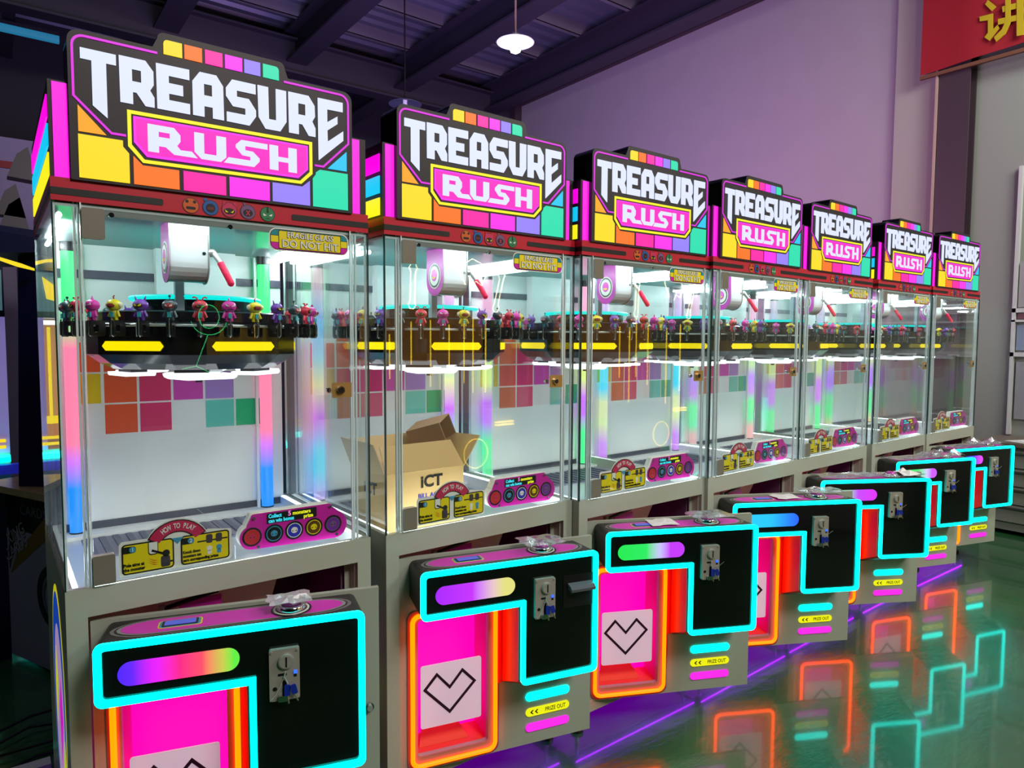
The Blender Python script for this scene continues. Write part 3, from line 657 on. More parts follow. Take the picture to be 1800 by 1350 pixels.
MB().prism(rrect(.540, .702, 1.144, 1.176, .003, 2), .0285, .030, PRBLK).build('screen', col)
text('Collect', .0165, TXCY, (.545, .0280, 1.1665), col, align='LEFT', xs=.85, offset=.0005); text('5', .021, TXPK, (.607, .0280, 1.1675), col, align='LEFT', offset=.0005); text('monsters', .0165, TXYE, (.622, .0280, 1.1665), col, align='LEFT', xs=.95, offset=.0005)
text('can win bonus', .0165, TXCY, (.545, .0280, 1.1515), col, align='LEFT', xs=.85, offset=.0005); text('prize', .0165, TXYE, (.658, .0280, 1.1515), col, align='LEFT', xs=.95, offset=.0005)
for x, M, M2 in ((.494, PRRED, mat('print_red', srgb(200, 40, 40), .4)), (.562, PRBLUE, BLACK), (.627, PRWHT, mat('print_ultramarine', srgb(50, 50, 190), .4)), (.692, PRYEL, mat('print_brown', srgb(100, 60, 20), .4)), (.758, PRVIO, mat('print_purple', srgb(110, 40, 150), .4))):
    b = MB(); b.prism(circle(x, 1.110, .030, 24), .0290, .030, PRBLK); b.prism(circle(x, 1.110, .024, 24), .0284, .0290, M); b.prism(circle(x, 1.110, .0215, 24), .0278, .0284, M2)
    b.prism(circle(x, 1.111, .011, 12, .010), .0272, .0278, M)
    for s in (-1, 1): b.prism([(x + s * .008, 1.112), (x + s * .002, 1.108), (x + s * .007, 1.107)], .0268, .0272, PRBLK)
    b.build('monster_disc', col)
for x, z in ((.500, 1.168), (.748, 1.170), (.512, 1.076), (.770, 1.074)): MB().cyl((x, .026, z), (x, .030, z), .005, CHROME, 10).build('screw', col)
st = MB(); st.prism(rrect(.552, .808, 1.998, 2.066, .022, 6), -.0022, -.0012, PRWHT); st.prism(rrect(.555, .805, 2.001, 2.063, .020, 6), -.0028, -.0022, PRBLK)
st.prism(rrect(.557, .803, 2.044, 2.061, .016, 4, (0, 0, 1, 1)), -.0034, -.0028, PRTEAL); st.prism(rrect(.557, .803, 2.023, 2.0425, .001, 1), -.0034, -.0028, PRYEL); st.prism(rrect(.557, .803, 2.003, 2.0215, .016, 4, (1, 1, 0, 0)), -.0034, -.0028, PRMAG)
st.prism(rrect(.580, .782, 2.004, 2.060, .003, 2), -.0038, -.0034, PRBLK); st.prism(rrect(.582, .780, 2.006, 2.058, .003, 2), -.0042, -.0038, PRYEL)
stk = st.build('fragile_glass_sticker', root)
for dy, M, of in ((-.0047, PRBLK, .0013), (-.0056, PRWHT, .0004)):
    text('FRAGILE GLASS', .0250, M, (.681, dy, 2.0465), stk, key=('f', M.name), offset=of, xs=.88); text('DO NOT HIT', .0315, M, (.681, dy, 2.0195), stk, key=('d', M.name), offset=of, xs=.98)

# --- service door (origin at the hinge; x along the door, -y outwards), swings open
DW, DZ0, DZ1 = .784, .159, .953
ch0, ch1, cz0, cz1 = .068, .340, .214, .722
dp = MB().prism([[(0, DZ0), (DW, DZ0), (DW, DZ1), (0, DZ1)], rrect(ch0, ch1, cz0, cz1, .014, 3)[::-1]], 0, .018, WHITE)
door = dp.build('service_door', root, (.0566, .018, 0)); door['door'] = 1
# control box: L-shape, lofted from the door to the lit front outline
def ell(x0, x1, xl, zt, za, zb, r=.020, n=4):
    P = arc(x0 + r, zt - r, r, 180, 90, n) + arc(x1 - r, zt - r, r, 90, 0, n) + arc(x1 - r, zb + r, r, 0, -90, n) + arc(xl + r, zb + r, r, 270, 180, n) + [(xl, za)] + arc(x0 + r, za + r, r, 270, 180, n)
    return P
LF = ell(.037, .716, .405, .948, .783, .490); LB = ell(.040, .712, .400, .943, .800, .424)
cb = MB().loft([(x, -.0002, z) for x, z in LB], [(x, -.156, z) for x, z in LF], mat('control_box_black', srgb(34, 32, 34), .42, vary=.15, bscale=300), BLACKGLOSS)
cbx = cb.build('control_box', door)
MB().prism([ell(.036, .717, .404, .949, .782, .489, .021), ell(.054, .699, .422, .931, .800, .507, .010)[::-1]], -.166, -.1555, CYANG).build('cyan_neon_outline', door)
MB().hexa([(.3985, -.006, .436), (.3995, -.006, .436), (.4035, -.150, .500), (.3985, -.150, .500), (.3985, -.006, .796), (.3995, -.006, .796), (.4035, -.150, .780), (.3985, -.150, .780)], REDPLASTIC).box(.380, .3995, -.004, -.0, .430, .795, REDPLASTIC).build('red_side_cover', door)
lb = MB().prism(rrect(-.146, .146, -.0315, .0315, .0314, 10), -.160, -.1555, TRAYG).build('rainbow_light_bar', door, (.235, 0, .860)); lb['bar'] = 1
# coin acceptor
b = MB(); b.prism(rrect(.456, .536, .727, .872, .005, 3), -.170, -.156, GREYMETAL); coin = b.build('coin_acceptor', door)
b = MB()
MB().cyl((.500, -.178, .838), (.500, -.169, .838), .0205, STEEL, 24).cyl((.500, -.1795, .838), (.500, -.178, .838), .018, GREYMETAL, 24).box(.4985, .5025, -.1805, -.1795, .824, .852, BLACK).build('coin_knob', door)
b.prism(rrect(.478, .502, .797, .804, .003, 2), -.1708, -.170, BLACK)
b.box(.490, .500, -.1708, -.170, .745, .783, BLACK)
MB().prism(rrect(.478, .504, .727, .744, .003, 2), -.180, -.170, CHROME).build('coin_return', door)
for x, z in ((.462, .866), (.530, .866), (.530, .733), (.462, .733)): MB().cyl((x, -.1725, z), (x, -.170, z), .0035, STEEL, 8).build('screw', door)
b.prism(circle(.470, .762, .006, 12), -.1706, -.170, BLACK)
b.box(.520, .528, -.1708, -.170, .790, .797, BLACK)
# one fitting mesh of the acceptor's small metal bits
b.build('coin_slot_print', door)['kind'] = 'stuff'
MB().box(.520, .529, -.1720, -.170, .799, .808, BLUELED).build('blue_indicator', door)
# top plate of the box: magenta oval with display and round button
def stadium(x0, x1, y0, y1, n=10):
    r = (y1 - y0) / 2; cy = (y0 + y1) / 2; k = 2.0
    return [(x0 + r * k - k * r * math.sin(math.radians(a)), cy - r * math.cos(math.radians(a))) for a in range(180, -1, -180 // n)] + [(x1 - r * k + k * r * math.sin(math.radians(a)), cy - r * math.cos(math.radians(a))) for a in range(0, 181, 180 // n)]
b = MB(); b.prism(stadium(.060, .690, -.142, -.022), .946, .9475, mat('ring_grey', srgb(120, 118, 116), .4), plane='xy'); b.prism(stadium(.070, .680, -.136, -.028), .9475, .948, PRBLK, plane='xy'); b.prism(stadium(.076, .674, -.132, -.032), .948, .9486, mat('ring_pale', srgb(150, 148, 148), .4), plane='xy'); b.prism(stadium(.086, .664, -.127, -.037), .9486, .9492, MAGPRINT, plane='xy')
b.build('top_decal', door)
dsp = MB(); rr_ = rrect(.176, .286, -.108, -.056, .010, 3); dsp.prism(rr_, .9492, .9498, PRYEL, plane='xy'); dsp.prism(rrect(.180, .282, -.105, -.059, .009, 3), .9498, .9504, PRBLUE, plane='xy'); dsp.prism(rrect(.186, .276, -.101, -.063, .004, 2), .9504, .952, PRBLK, plane='xy'); dsp.prism(rrect(.192, .270, -.097, -.067, .002, 1), .952, .9528, LCD, plane='xy'); dsp.build('display', door)
b = MB(); b.lathe([(.056, .949), (.056, .951), (.040, .951), (.0, .951)], PRBLK, 28, (.520, -.082, 0), False); b.lathe([(.050, .951), (.050, .9518), (.044, .9518)], PRWHT, 28, (.520, -.082, 0), False)
b.lathe([(.040, .951), (.040, .962), (.036, .966), (.029, .967), (.028, .960), (.0, .960)], CHROME, 28, (.520, -.082, 0)); b.build('button_ring', door)
MB().lathe([(.027, .960), (.026, .970), (.016, .977), (0, .979)], mat('button_magenta', srgb(190, 60, 170), .15, coat=.6), 24, (.520, -.082, 0)).build('round_button', door)
# prize chute: lit pink box behind the hole
b = MB(); b.box(ch0, ch1, .145, .150, cz0, cz1, MAGG); b.build('lit_back_panel', door)
b = MB(); b.box(ch0 - .004, ch0, .018, .150, cz0, cz1, PINKPLASTIC); b.box(ch1, ch1 + .004, .018, .150, cz0, cz1, PINKPLASTIC); b.box(ch0, ch1, .018, .150, cz1, cz1 + .004, PINKPLASTIC); b.box(ch0, ch1, .018, .150, cz0 - .004, cz0, ORANGELIT)
b.hexa([(ch0 + .02, .05, cz0), (ch1 - .06, .05, cz0), (ch1 - .10, .144, cz0), (ch0 + .06, .144, cz0), (ch0 + .02, .05, cz0 + .001), (ch1 - .06, .05, cz0 + .001), (ch1 - .10, .144, cz0 + .07), (ch0 + .06, .144, cz0 + .07)], ORANGELIT); b.build('chute_box', door)
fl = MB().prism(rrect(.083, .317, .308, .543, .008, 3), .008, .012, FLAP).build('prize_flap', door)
H = [(.091, .453), (.143, .511), (.193, .455), (.242, .511), (.297, .453), (.193, .347)]; Hi = [(.105, .453), (.144, .496), (.193, .440), (.242, .496), (.283, .453), (.193, .362)]
MB().prism([H, Hi[::-1]], .0065, .008, FLAPLINE).build('heart_outline', fl)
MB().prism([rrect(.030, .384, .164, .757, .030, 5), rrect(.056, .359, .190, .731, .018, 5)[::-1]], -.003, 0, mat('gasket_mauve', srgb(120, 82, 82), .5)).build('chute_gasket', door)
MB().prism([rrect(.056, .359, .190, .731, .018, 5), rrect(ch0, ch1, cz0, cz1, .014, 5)[::-1]], -.006, 0, mat('chute_rim', srgb(186, 140, 124), .4)).build('chute_rim', door)
ring = [(x, -.010, z) for x, z in rrect(.048, .367, .182, .740, .028, 6)]
MB().tube(ring, .0085, ORANGEG, 8, closed=True).build('orange_neon_frame', door)
for z, M, nm in ((.347, CYANG, 'cyan_light_bar'), (.285, mat('lemon_bar_glow', (.02, .02, 0), .4, emit=srgb(240, 240, 20), es=1.0), 'yellow_light_bar'), (.224, MGT, 'magenta_light_pill')):
    p = MB().prism(rrect(.498, .687, z - .0165, z + .0165, .0164, 8), -.004, 0, M).build(nm, door)
    if nm == 'yellow_light_bar':
        text('PRIZE OUT', .0235, PRBLK, (.625, -.0050, z), p, xs=.78, offset=0)
        for x in (.516, .536): MB().prism([(x, z), (x + .009, z + .008), (x + .015, z + .008), (x + .007, z), (x + .015, z - .008), (x + .009, z - .008)], -.0052, -.004, PRBLK).build('arrow', p)
MB().cyl((.752, -.010, .575), (.752, 0, .575), .014, CHROME, 16).cyl((.752, -.018, .575), (.752, -.010, .575), .009, STEEL, 12).build('door_lock', door)

# ------------------------------------------------------------------ the seven machines
MACH = [(0, 0, 0), (.9287, -.0193, .0237), (1.8118, -.0389, .0109), (2.6643, -.0499, .0389), (3.5476, -.0092, .0353), (4.5046, .0233, .0193), (5.3568, .0293, -.0029)]
DOOR = [.292, .264, .453, .521, .543, .358, .285]
PHASE = [12.5, -12, -36.6, 2, -46, -28, -20]
G, P_, Bl = (60, 250, 140), (255, 128, 168), (0, 140, 255)
TUBES = [[(0, Bl), (.16, Bl), (.25, (210, 120, 255)), (.32, P_), (.66, P_), (.76, G), (1, G)],
         [(0, (220, 170, 250)), (.12, (90, 220, 240)), (.22, (60, 220, 240)), (.36, (206, 100, 252)), (.5, (232, 240, 170)), (.62, (110, 220, 240)), (.78, (120, 150, 250)), (.95, (250, 180, 210)), (1, (250, 180, 210))],
         [(0, (60, 240, 140)), (.18, (60, 240, 140)), (.28, (200, 110, 250)), (.38, (200, 110, 250)), (.48, (214, 240, 140)), (.58, (214, 240, 140)), (.66, (0, 214, 255)), (.85, (250, 170, 210)), (1, (250, 170, 210))],
         [(0, (215, 120, 250)), (.10, (215, 120, 250)), (.22, (226, 240, 170)), (.34, (226, 240, 170)), (.42, (0, 220, 255)), (.55, (0, 220, 255)), (.62, (120, 150, 250)), (1, (230, 200, 240))],
         [(0, (250, 190, 160)), (.08, (250, 190, 160)), (.14, (90, 250, 160)), (.27, (90, 250, 160)), (.34, (214, 130, 252)), (.45, (214, 130, 252)), (.53, (220, 240, 160)), (.66, (220, 240, 160)), (.8, (250, 190, 220)), (1, (250, 190, 220))],
         [(0, (90, 250, 150)), (.17, (90, 250, 150)), (.24, (220, 130, 252)), (.38, (220, 130, 252)), (.46, (222, 240, 150)), (.56, (222, 240, 150)), (.64, (0, 210, 250)), (1, (240, 200, 230))],
         [(0, (250, 180, 140)), (.1, (90, 230, 140)), (.25, (90, 230, 140)), (.34, (180, 110, 250)), (.46, (180, 110, 250)), (.56, (210, 230, 140)), (1, (210, 230, 200))]]
BARS = [[(0, (70, 20, 255)), (.12, (96, 20, 255)), (.28, (220, 0, 255)), (.5, (255, 20, 130)), (.68, (255, 70, 100)), (.86, (190, 200, 70)), (.95, (90, 230, 60)), (1, (90, 230, 60))],
        [(0, (160, 0, 255)), (.45, (190, 30, 255)), (.72, (222, 190, 190)), (.85, (218, 214, 120)), (1, (218, 214, 120))],
        [(0, (0, 224, 70)), (.42, (20, 226, 90)), (.62, (190, 190, 240)), (.78, (190, 40, 255)), (1, (190, 40, 255))],
        [(0, (0, 200, 255)), (.5, (0, 190, 255)), (.8, (0, 130, 255)), (1, (0, 90, 255))],
        [(0, (40, 240, 120)), (.35, (120, 220, 150)), (.6, (190, 60, 240)), (1, (222, 20, 252))],
        [(0, (40, 230, 90)), (.45, (60, 230, 110)), (.7, (200, 200, 240)), (.85, (200, 80, 252)), (1, (200, 80, 252))],
        [(0, (0, 200, 255)), (.45, (30, 60, 255)), (.65, (60, 50, 255)), (.9, (220, 60, 240)), (1, (220, 60, 240))]]
ORD = ['first', 'second', 'third', 'fourth', 'fifth', 'sixth', 'seventh', 'eighth', 'ninth', 'tenth', 'eleventh', 'twelfth', 'thirteenth', 'fourteenth', 'fifteenth', 'sixteenth']
MLAB = ['nearest white prize machine, leftmost of the row, with a violet to green light bar',
        'second prize machine from the left, with an open cardboard carton inside its glass',
        'third prize machine from the left, with a green to violet light bar',
        'fourth prize machine from the left, with a plain blue light bar',
        'fifth prize machine from the left, with torn film on its control box',
        'sixth prize machine from the left, second to last in the row',
        'farthest prize machine, last of the row beside the grey wall']
index_kids()
machines = []
def all_kids(o):
    out = []
    for c in KIDS.get(o.name, []): out += [c] + all_kids(c)
    return out
for i, (X, Y, ps) in enumerate(MACH):
    r = root if i == 0 else copy_tree(root)
    machines.append(r); r.location = (X, Y, 0); r.rotation_euler = (0, 0, ps)
    tag(r, MLAB[i], 'arcade machine', 'prize machines standing in a row')
index_kids()
def set_mat(o, M):
    o.material_slots[0].link = 'OBJECT'; o.material_slots[0].material = M
DOORS, CARS = [], []
for i, r in enumerate(machines):
    tm = ramp_glow('tube_gradient', TUBES[i], 'Z', 1.02, 2.035, 1.15); bm_ = ramp_glow('light_bar_gradient', BARS[i], 'X', -.146, .146, 1.1)
    for c in all_kids(r):
        st_ = c.name.split('.')[0]
        if st_ == 'service_door': c.rotation_euler = (0, 0, -DOOR[i]); DOORS.append(c)
        elif st_ == 'carousel': c.rotation_euler = (0, 0, math.radians(PHASE[i])); CARS.append(c)
        elif st_ == 'light_tube': set_mat(c, tm)
        elif st_ == 'rainbow_light_bar': set_mat(c, bm_)
# banknote slot only on the second machine
bs = MB(); bs.prism([(-.156, .838), (-.180, .832), (-.192, .822), (-.190, .812), (-.176, .812), (-.156, .818)], .592, .692, mat('bill_slot_lip', srgb(96, 98, 106), .25), plane='yz'); bs.prism([rrect(.575, .703, .745, .866, .006, 3)], -.158, -.156, BLACK)
bs.build('bill_slot', DOORS[1])

def mpt(i, x, y, z=0):
    X, Y, ps = MACH[i]; return Vector((X + x * math.cos(ps) - y * math.sin(ps), Y + x * math.sin(ps) + y * math.cos(ps), z))
def dpt(i, u, d, z):
    A = DOOR[i]; return mpt(i, .0566 + u * math.cos(A) - d * math.sin(A), .018 - u * math.sin(A) - d * math.cos(A), z)

# ------------------------------------------------------------------ figurines on the carousels
fc = {'black': srgb(46, 66, 74), 'red': srgb(214, 36, 62), 'magenta': srgb(222, 52, 172), 'yellow': srgb(228, 214, 24), 'purple': srgb(112, 50, 170)}
FM = {k: mat('figurine_' + k, v, .35, coat=.2) for k, v in fc.items()}
DKFACE = mat('figurine_face_dark', srgb(40, 16, 30), .4); FWH = mat('figurine_white', srgb(236, 236, 236), .4); FREDF = mat('figurine_face_red', srgb(170, 30, 40), .4); FYEL = mat('figurine_eye_yellow', srgb(238, 226, 30), .4)
def fig_parts(kind):
    M = FM[kind]; S = {}
    b = MB(); b.ball((0, 0, .019), (.0115, .0095, .016), M, 10, 6)
    for s in (-1, 1):
        b.cyl((s * .0055, 0, .010), (s * .0068, 0, 0), .0052, M, 8); b.cyl((s * .010, 0, .027), (s * .0175, -.002, .010), .0042, M, 7)
    S['body'] = b
    b = MB(); b.ball((0, 0, .044), (.0215, .0185, .0175), M, 14, 9); S['head'] = b
    b = MB()
    if kind == 'magenta':
        for s in (-1, 1): b.hexa([(s * .003, -.0195, .043), (s * .013, -.0170, .045), (s * .013, -.015, .045), (s * .003, -.016, .043), (s * .004, -.0195, .045), (s * .013, -.0168, .051), (s * .013, -.015, .051), (s * .004, -.016, .045)], FWH)
        b.box(-.008, .008, -.0192, -.015, .0360, .0372, DKFACE)
    else:
        b.ball((0, -.0075, .0425), (.0160, .0130, .0105), {'yellow': mat('figurine_face_brown', srgb(120, 40, 30), .4), 'black': FREDF, 'red': DKFACE, 'purple': DKFACE}[kind], 12, 6)
        e = {'purple': FYEL, 'red': mat('figurine_eye_olive', srgb(150, 140, 40), .4), 'black': FWH, 'yellow': FREDF}[kind]
        for s in (-1, 1): b.hexa([(s * .002, -.0215, .040), (s * .009, -.0195, .041), (s * .009, -.0175, .041), (s * .002, -.0190, .040), (s * .003, -.0215, .0425), (s * .010, -.0192, .047), (s * .010, -.0170, .047), (s * .003, -.0190, .0425)], e)
    S['face'] = b
    b = MB()
    if kind == 'purple':
        for s in (-1, 1): b.cyl((s * .011, 0, .056), (s * .016, 0, .071), .004, M, 8, .0006)
    elif kind == 'red':
        for s in (-1, 1): b.tube([(s * .006, 0, .061), (s * .009, 0, .068), (s * .015, 0, .070), (s * .020, 0, .067)], .0022, M, 6)
    elif kind == 'black': b.tube([(0, 0, .061), (0, 0, .069)], .0015, M, 6); b.ball((0, 0, .0715), .004, M, 8, 6)
    elif kind == 'magenta': b.cyl((0, 0, .060), (0, 0, .072), .0045, FM['magenta'], 8, .0006)
    else:
        for s in (-1, 1): b.ball((s * .0215, 0, .045), (.0050, .008, .008), mat('figurine_cream', srgb(238, 232, 190), .4), 8, 6)
        b.tube([(0, 0, .061), (-.002, 0, .068), (.002, 0, .072)], .0018, FREDF, 6)
    S['horns'] = b
    b = MB(); b.box(-.0050, .0050, -.0125, -.008, .009, .024, TEALTAG); S['tag'] = b
    return S
FIG = {}; FIG1 = {}
for kd in fc:
    S = fig_parts(kd); FIG[kd] = {}
    J = MB()
    for pn, b in S.items():
        o = b.build(pn); FIG[kd][pn] = o.data; bpy.data.objects.remove(o)
        off = len(J.v); J.v += b.v
        for f, mi_, sm_ in zip(b.f, b.m, b.sm): J.f.append(tuple(off + q for q in f)); J.m.append(J.mi(b.mats[mi_])); J.sm.append(sm_)
    o = J.build('monster_figurine'); FIG1[kd] = o.data; bpy.data.objects.remove(o)
ORDER = ['yellow', 'purple', 'black', 'red', 'magenta']
look = {'black': 'dark teal monster figurine with ball antenna', 'red': 'red monster figurine with curled horns', 'magenta': 'magenta monster figurine with pointed tip', 'yellow': 'yellow monster figurine with cream ears', 'purple': 'purple monster figurine with two horns'}
for i in range(7):
    items = []
    for k in range(NF):
        a = math.radians(PHASE[i] + 360 * k / NF - 12.5 + 5.2)
        a = (a + PI) % (2 * PI) - PI
        # arms sit at carousel angle; figurines stand on the arms
        a = math.radians(PHASE[i]) + 2 * PI * k / NF; a = (a + PI) % (2 * PI) - PI
        kd = ORDER[k % 5]
        p = mpt(i, CX + .385 * math.sin(a), CY - .385 * math.cos(a), 1.7785)
        items.append((project(p)[0], a, kd, p))
    front = sorted([t for t in items if math.cos(t[1]) >= 0], key=lambda t: t[0]); rear = sorted([t for t in items if math.cos(t[1]) < 0], key=lambda t: t[0])
    for half, L in (('front', front), ('rear', rear)):
        for n, (px, a, kd, p) in enumerate(L):
            name = 'monster_figurine'
            rz = a + MACH[i][2]
            if i < 3:
                o = empty(name, p, rz)
                for pn, me in FIG[kd].items():
                    if pn: place({'tag': 'chest_tag'}.get(pn, pn), me, o)
            else:
                o = place(name, FIG1[kd], None, p); o.rotation_euler = (0, 0, rz)
            short = {'black': 'dark teal', 'red': 'red', 'magenta': 'magenta', 'yellow': 'yellow', 'purple': 'purple'}[kd]
            tag(o, '%s monster figurine, %s from left, %s half of %s machine\'s carousel' % (short, ORD[n], half, ORD[i]), 'figurine', 'monster figurines on the %s machine\'s carousel' % ORD[i])

# ------------------------------------------------------------------ keys hanging at the coin acceptors
kb = {}
b = MB(); b.tube([(0, 0, .018), (-.004, -.003, .008), (.003, -.004, -.006), (.006, -.003, -.016)], .0022, STEEL, 6); kb['key_ring'] = b
b = MB(); b.prism(rrect(-.004, .012, -.046, -.014, .005, 3), -.007, -.003, KEYBLUE); kb['blue_key_head'] = b
b = MB(); b.prism(rrect(.006, .022, -.046, -.018, .005, 3), -.011, -.0075, KEYBLUE, T=Matrix.Rotation(-.25, 4, 'Y')); kb['blue_key_head_b'] = b
b = MB(); b.cyl((.004, -.005, -.044), (.008, -.005, -.068), .0022, KEYBRASS, 6); kb['key_blade'] = b
b = MB(); b.cyl((.022, -.009, -.040), (.032, -.009, -.062), .0022, KEYBRASS, 6); kb['key_blade_b'] = b
b = MB(); b.tube([(0, 0, .016), (-.012, -.004, -.012), (-.026, -.010, -.036), (-.042, -.014, -.050)], .0007, mat('wire_pale', srgb(190, 186, 170), .4), 5); kb['tie_wire'] = b
b = MB(); b.tube([(0, 0, .016), (.012, -.006, -.002), (.030, -.012, .002), (.048, -.016, .018)], .0007, MATS['wire_pale'], 5); kb['tie_wire_b'] = b
KM = {}
for k, b in kb.items():
    o = b.build(k); KM[k] = o.data; bpy.data.objects.remove(o)
for i in range(7):
    o = empty('key_bunch', dpt(i, .498, .1735, .788), MACH[i][2] - DOOR[i])
    for k, me in KM.items():
        if (k == 'tie_wire' and i > 1) or (k == 'tie_wire_b' and i < 2): continue
        place(k.replace('_b', '') if k.endswith('_b') else k, me, o)
    tag(o, 'blue-headed keys hanging from the coin acceptor of the %s machine from left' % ORD[i], 'keys', 'key bunches at the coin slots')

# ------------------------------------------------------------------ crumpled protective film on the control boxes
def film(i, u0, u1, d0, d1, h, seed, name, label, M=FILM, z0=.953, n=9):
    rnd = random.Random(seed); vs = []; fs = []
    nx, ny = n, max(4, n // 2)
    for a in range(nx + 1):
        for c in range(ny + 1):
            u = u0 + (u1 - u0) * a / nx + rnd.uniform(-1, 1) * (u1 - u0) / nx * .35; d = d0 + (d1 - d0) * c / ny + rnd.uniform(-1, 1) * (d1 - d0) / ny * .3
            z = z0 + abs(rnd.gauss(0, 1)) * h * (0.35 if c in (0, ny) or a in (0, nx) else 1)
            vs.append((u, -d, min(z, z0 + 2.4 * h)))
    for a in range(nx):
        for c in range(ny): fs.append((a * (ny + 1) + c, (a + 1) * (ny + 1) + c, (a + 1) * (ny + 1) + c + 1, a * (ny + 1) + c + 1))
    b = MB(); b.quadgrid(vs, fs, M); b.quadgrid([(x, y, z + .0006) for x, y, z in vs], [f[::-1] for f in fs], M)
    o = b.build(name); A = DOOR[i]; o.location = mpt(i, .0566, .018, 0); o.rotation_euler = (0, 0, MACH[i][2] - A)
    tag(o, label, 'plastic film'); return o
PAPERW = mat('white_paper', srgb(232, 230, 228), .6)
FILM0 = glass_mat('white_peeling_film', (0.9, 0.9, 0.92), 0.45, 0.35, 1.5)
film(0, .455, .575, .04, .13, .006, 3, 'peeled_film', 'peeled whitish film over the round button of the nearest machine', FILM0, .982, 7)
film(1, .44, .60, .01, .14, .006, 5, 'peeled_film', 'wrinkled clear film over the round button of the second machine', FILM, .982, 8)
film(2, .26, .38, .02, .12, .005, 11, 'torn_sticker', 'torn white and red wrapper on the third machine\'s control box', PAPERW, .954, 5)
film(2, .44, .62, .02, .14, .005, 6, 'peeled_film', 'clear film around the round button of the third machine', FILM, .980, 7)
film(3, .30, .42, .02, .12, .005, 12, 'torn_sticker', 'small white wrapper on the fourth machine\'s control box', PAPERW, .954, 5)
film(3, .44, .66, .01, .13, .006, 13, 'peeled_film', 'clear film over the button of the fourth machine', FILM, .980, 8)
film(4, .08, .62, .0, .14, .007, 14, 'peeled_film', 'long wrinkled film sheet on the fifth machine\'s control box', FILM, .956, 12)
film(4, .56, .70, .02, .14, .014, 15, 'torn_sticker', 'curled white backing paper at the right end of the fifth machine\'s control box', PAPERW, .960, 5)
film(5, .06, .50, .0, .14, .006, 16, 'peeled_film', 'flat wrinkled film on the sixth machine\'s control box', FILM, .956, 12)
film(5, .36, .66, .0, .14, .020, 17, 'plastic_bag', 'crumpled clear plastic bag on the sixth machine\'s control box', FILM, .958, 9)
film(6, .10, .44, .0, .14, .006, 18, 'peeled_film', 'flat film on the farthest machine\'s control box', FILM, .956, 10)
film(6, .40, .66, .0, .12, .020, 19, 'plastic_bag', 'crumpled clear plastic bag on the farthest machine\'s control box', FILM, .958, 9)

# ------------------------------------------------------------------ open carton inside the second machine
CARD = mat('cardboard', srgb(206, 172, 112), .75, bump=.05, bscale=150, vary=.04); CARDB = mat('cardboard_brown', srgb(176, 142, 104), .8, bump=.05, bscale=150)
cx0, cx1, cy0, cy1, cz0_, cz1_ = .085, .435, .15, .42, 1.003, 1.226
C0 = mpt(1, 0, 0, 0)
ct = empty('cardboard_carton', mpt(1, 0, 0, 0), MACH[1][2] + .02)
b = MB(); t = .004
b.box(cx0, cx1, cy0, cy0 + t, cz0_, cz1_, CARD); b.box(cx0, cx1, cy1 - t, cy1, cz0_, cz1_, CARD); b.box(cx0, cx0 + t, cy0 + t, cy1 - t, cz0_, cz1_, CARD); b.box(cx1 - t, cx1, cy0 + t, cy1 - t, cz0_, cz1_, CARD); b.box(cx0, cx1, cy0, cy1, cz0_, cz0_ + t, CARD)
b.build('carton_body', ct)
def flap(vs, name='flap'):
    vs = [Vector(v) for v in vs]; n = (vs[1] - vs[0]).cross(vs[3] - vs[0]).normalized() * .004
    MB().hexa([*vs, *[v + n for v in vs]], CARD).build(name, ct)
flap([(cx0, cy0, cz1_), (cx1, cy0, cz1_), (cx1 + .004, cy0 + .10, cz1_ + .090), (cx0 + .027, cy0 + .10, cz1_ + .090)])
flap([(cx1, cy0, cz1_), (cx1, cy1, cz1_), (cx1 + .105, cy1, cz1_ + .100), (cx1 + .094, cy0 + .02, cz1_ + .112)])
flap([(cx0, cy1, cz1_), (cx0, cy0, cz1_), (cx0 - .045, cy0 + .01, cz1_ + .12), (cx0 - .045, cy1, cz1_ + .12)])
flap([(cx1, cy1, cz1_), (cx0, cy1, cz1_), (cx0, cy1 + .07, cz1_ + .10), (cx1, cy1 + .07, cz1_ + .10)])
text('iCT', .062, PRBLK, (.283, cy0 - .001, 1.182), ct, xs=1.05, offset=.0022)
text('BILL ACCEPTOR', .026, mat('print_box_blue', srgb(50, 50, 150), .5), (.315, cy0 - .001, 1.128), ct, offset=.0008)
text('iCT', .062, PRBLK, (cx0 - .001, .27, 1.16), ct, xs=1.05, rz=-PI / 2)
tag(ct, 'open cardboard carton with raised flaps inside the second machine', 'carton')
sb = MB()
Ts = Matrix.Translation((.435, .395, 1.318)) @ Matrix.Rotation(-1.0, 4, 'Z') @ Matrix.Rotation(-.28, 4, 'Y') @ Matrix.Rotation(.25, 4, 'X')
for bx in ((-.08, .08, -.06, -.056, -.05, .06), (-.08, .08, .056, .06, -.05, .06), (-.08, -.076, -.056, .056, -.05, .06), (-.08, .08, -.06, .06, -.054, -.05), (-.08, .08, -.06, .06, .06, .064)): sb.box(*bx, CARDB, T=Ts)
sbo = sb.build('cardboard_box'); sbo.location = mpt(1, 0, 0, 0); sbo.rotation_euler = (0, 0, MACH[1][2])
tag(sbo, 'small brown box tipped on its side on top of the open carton', 'box')

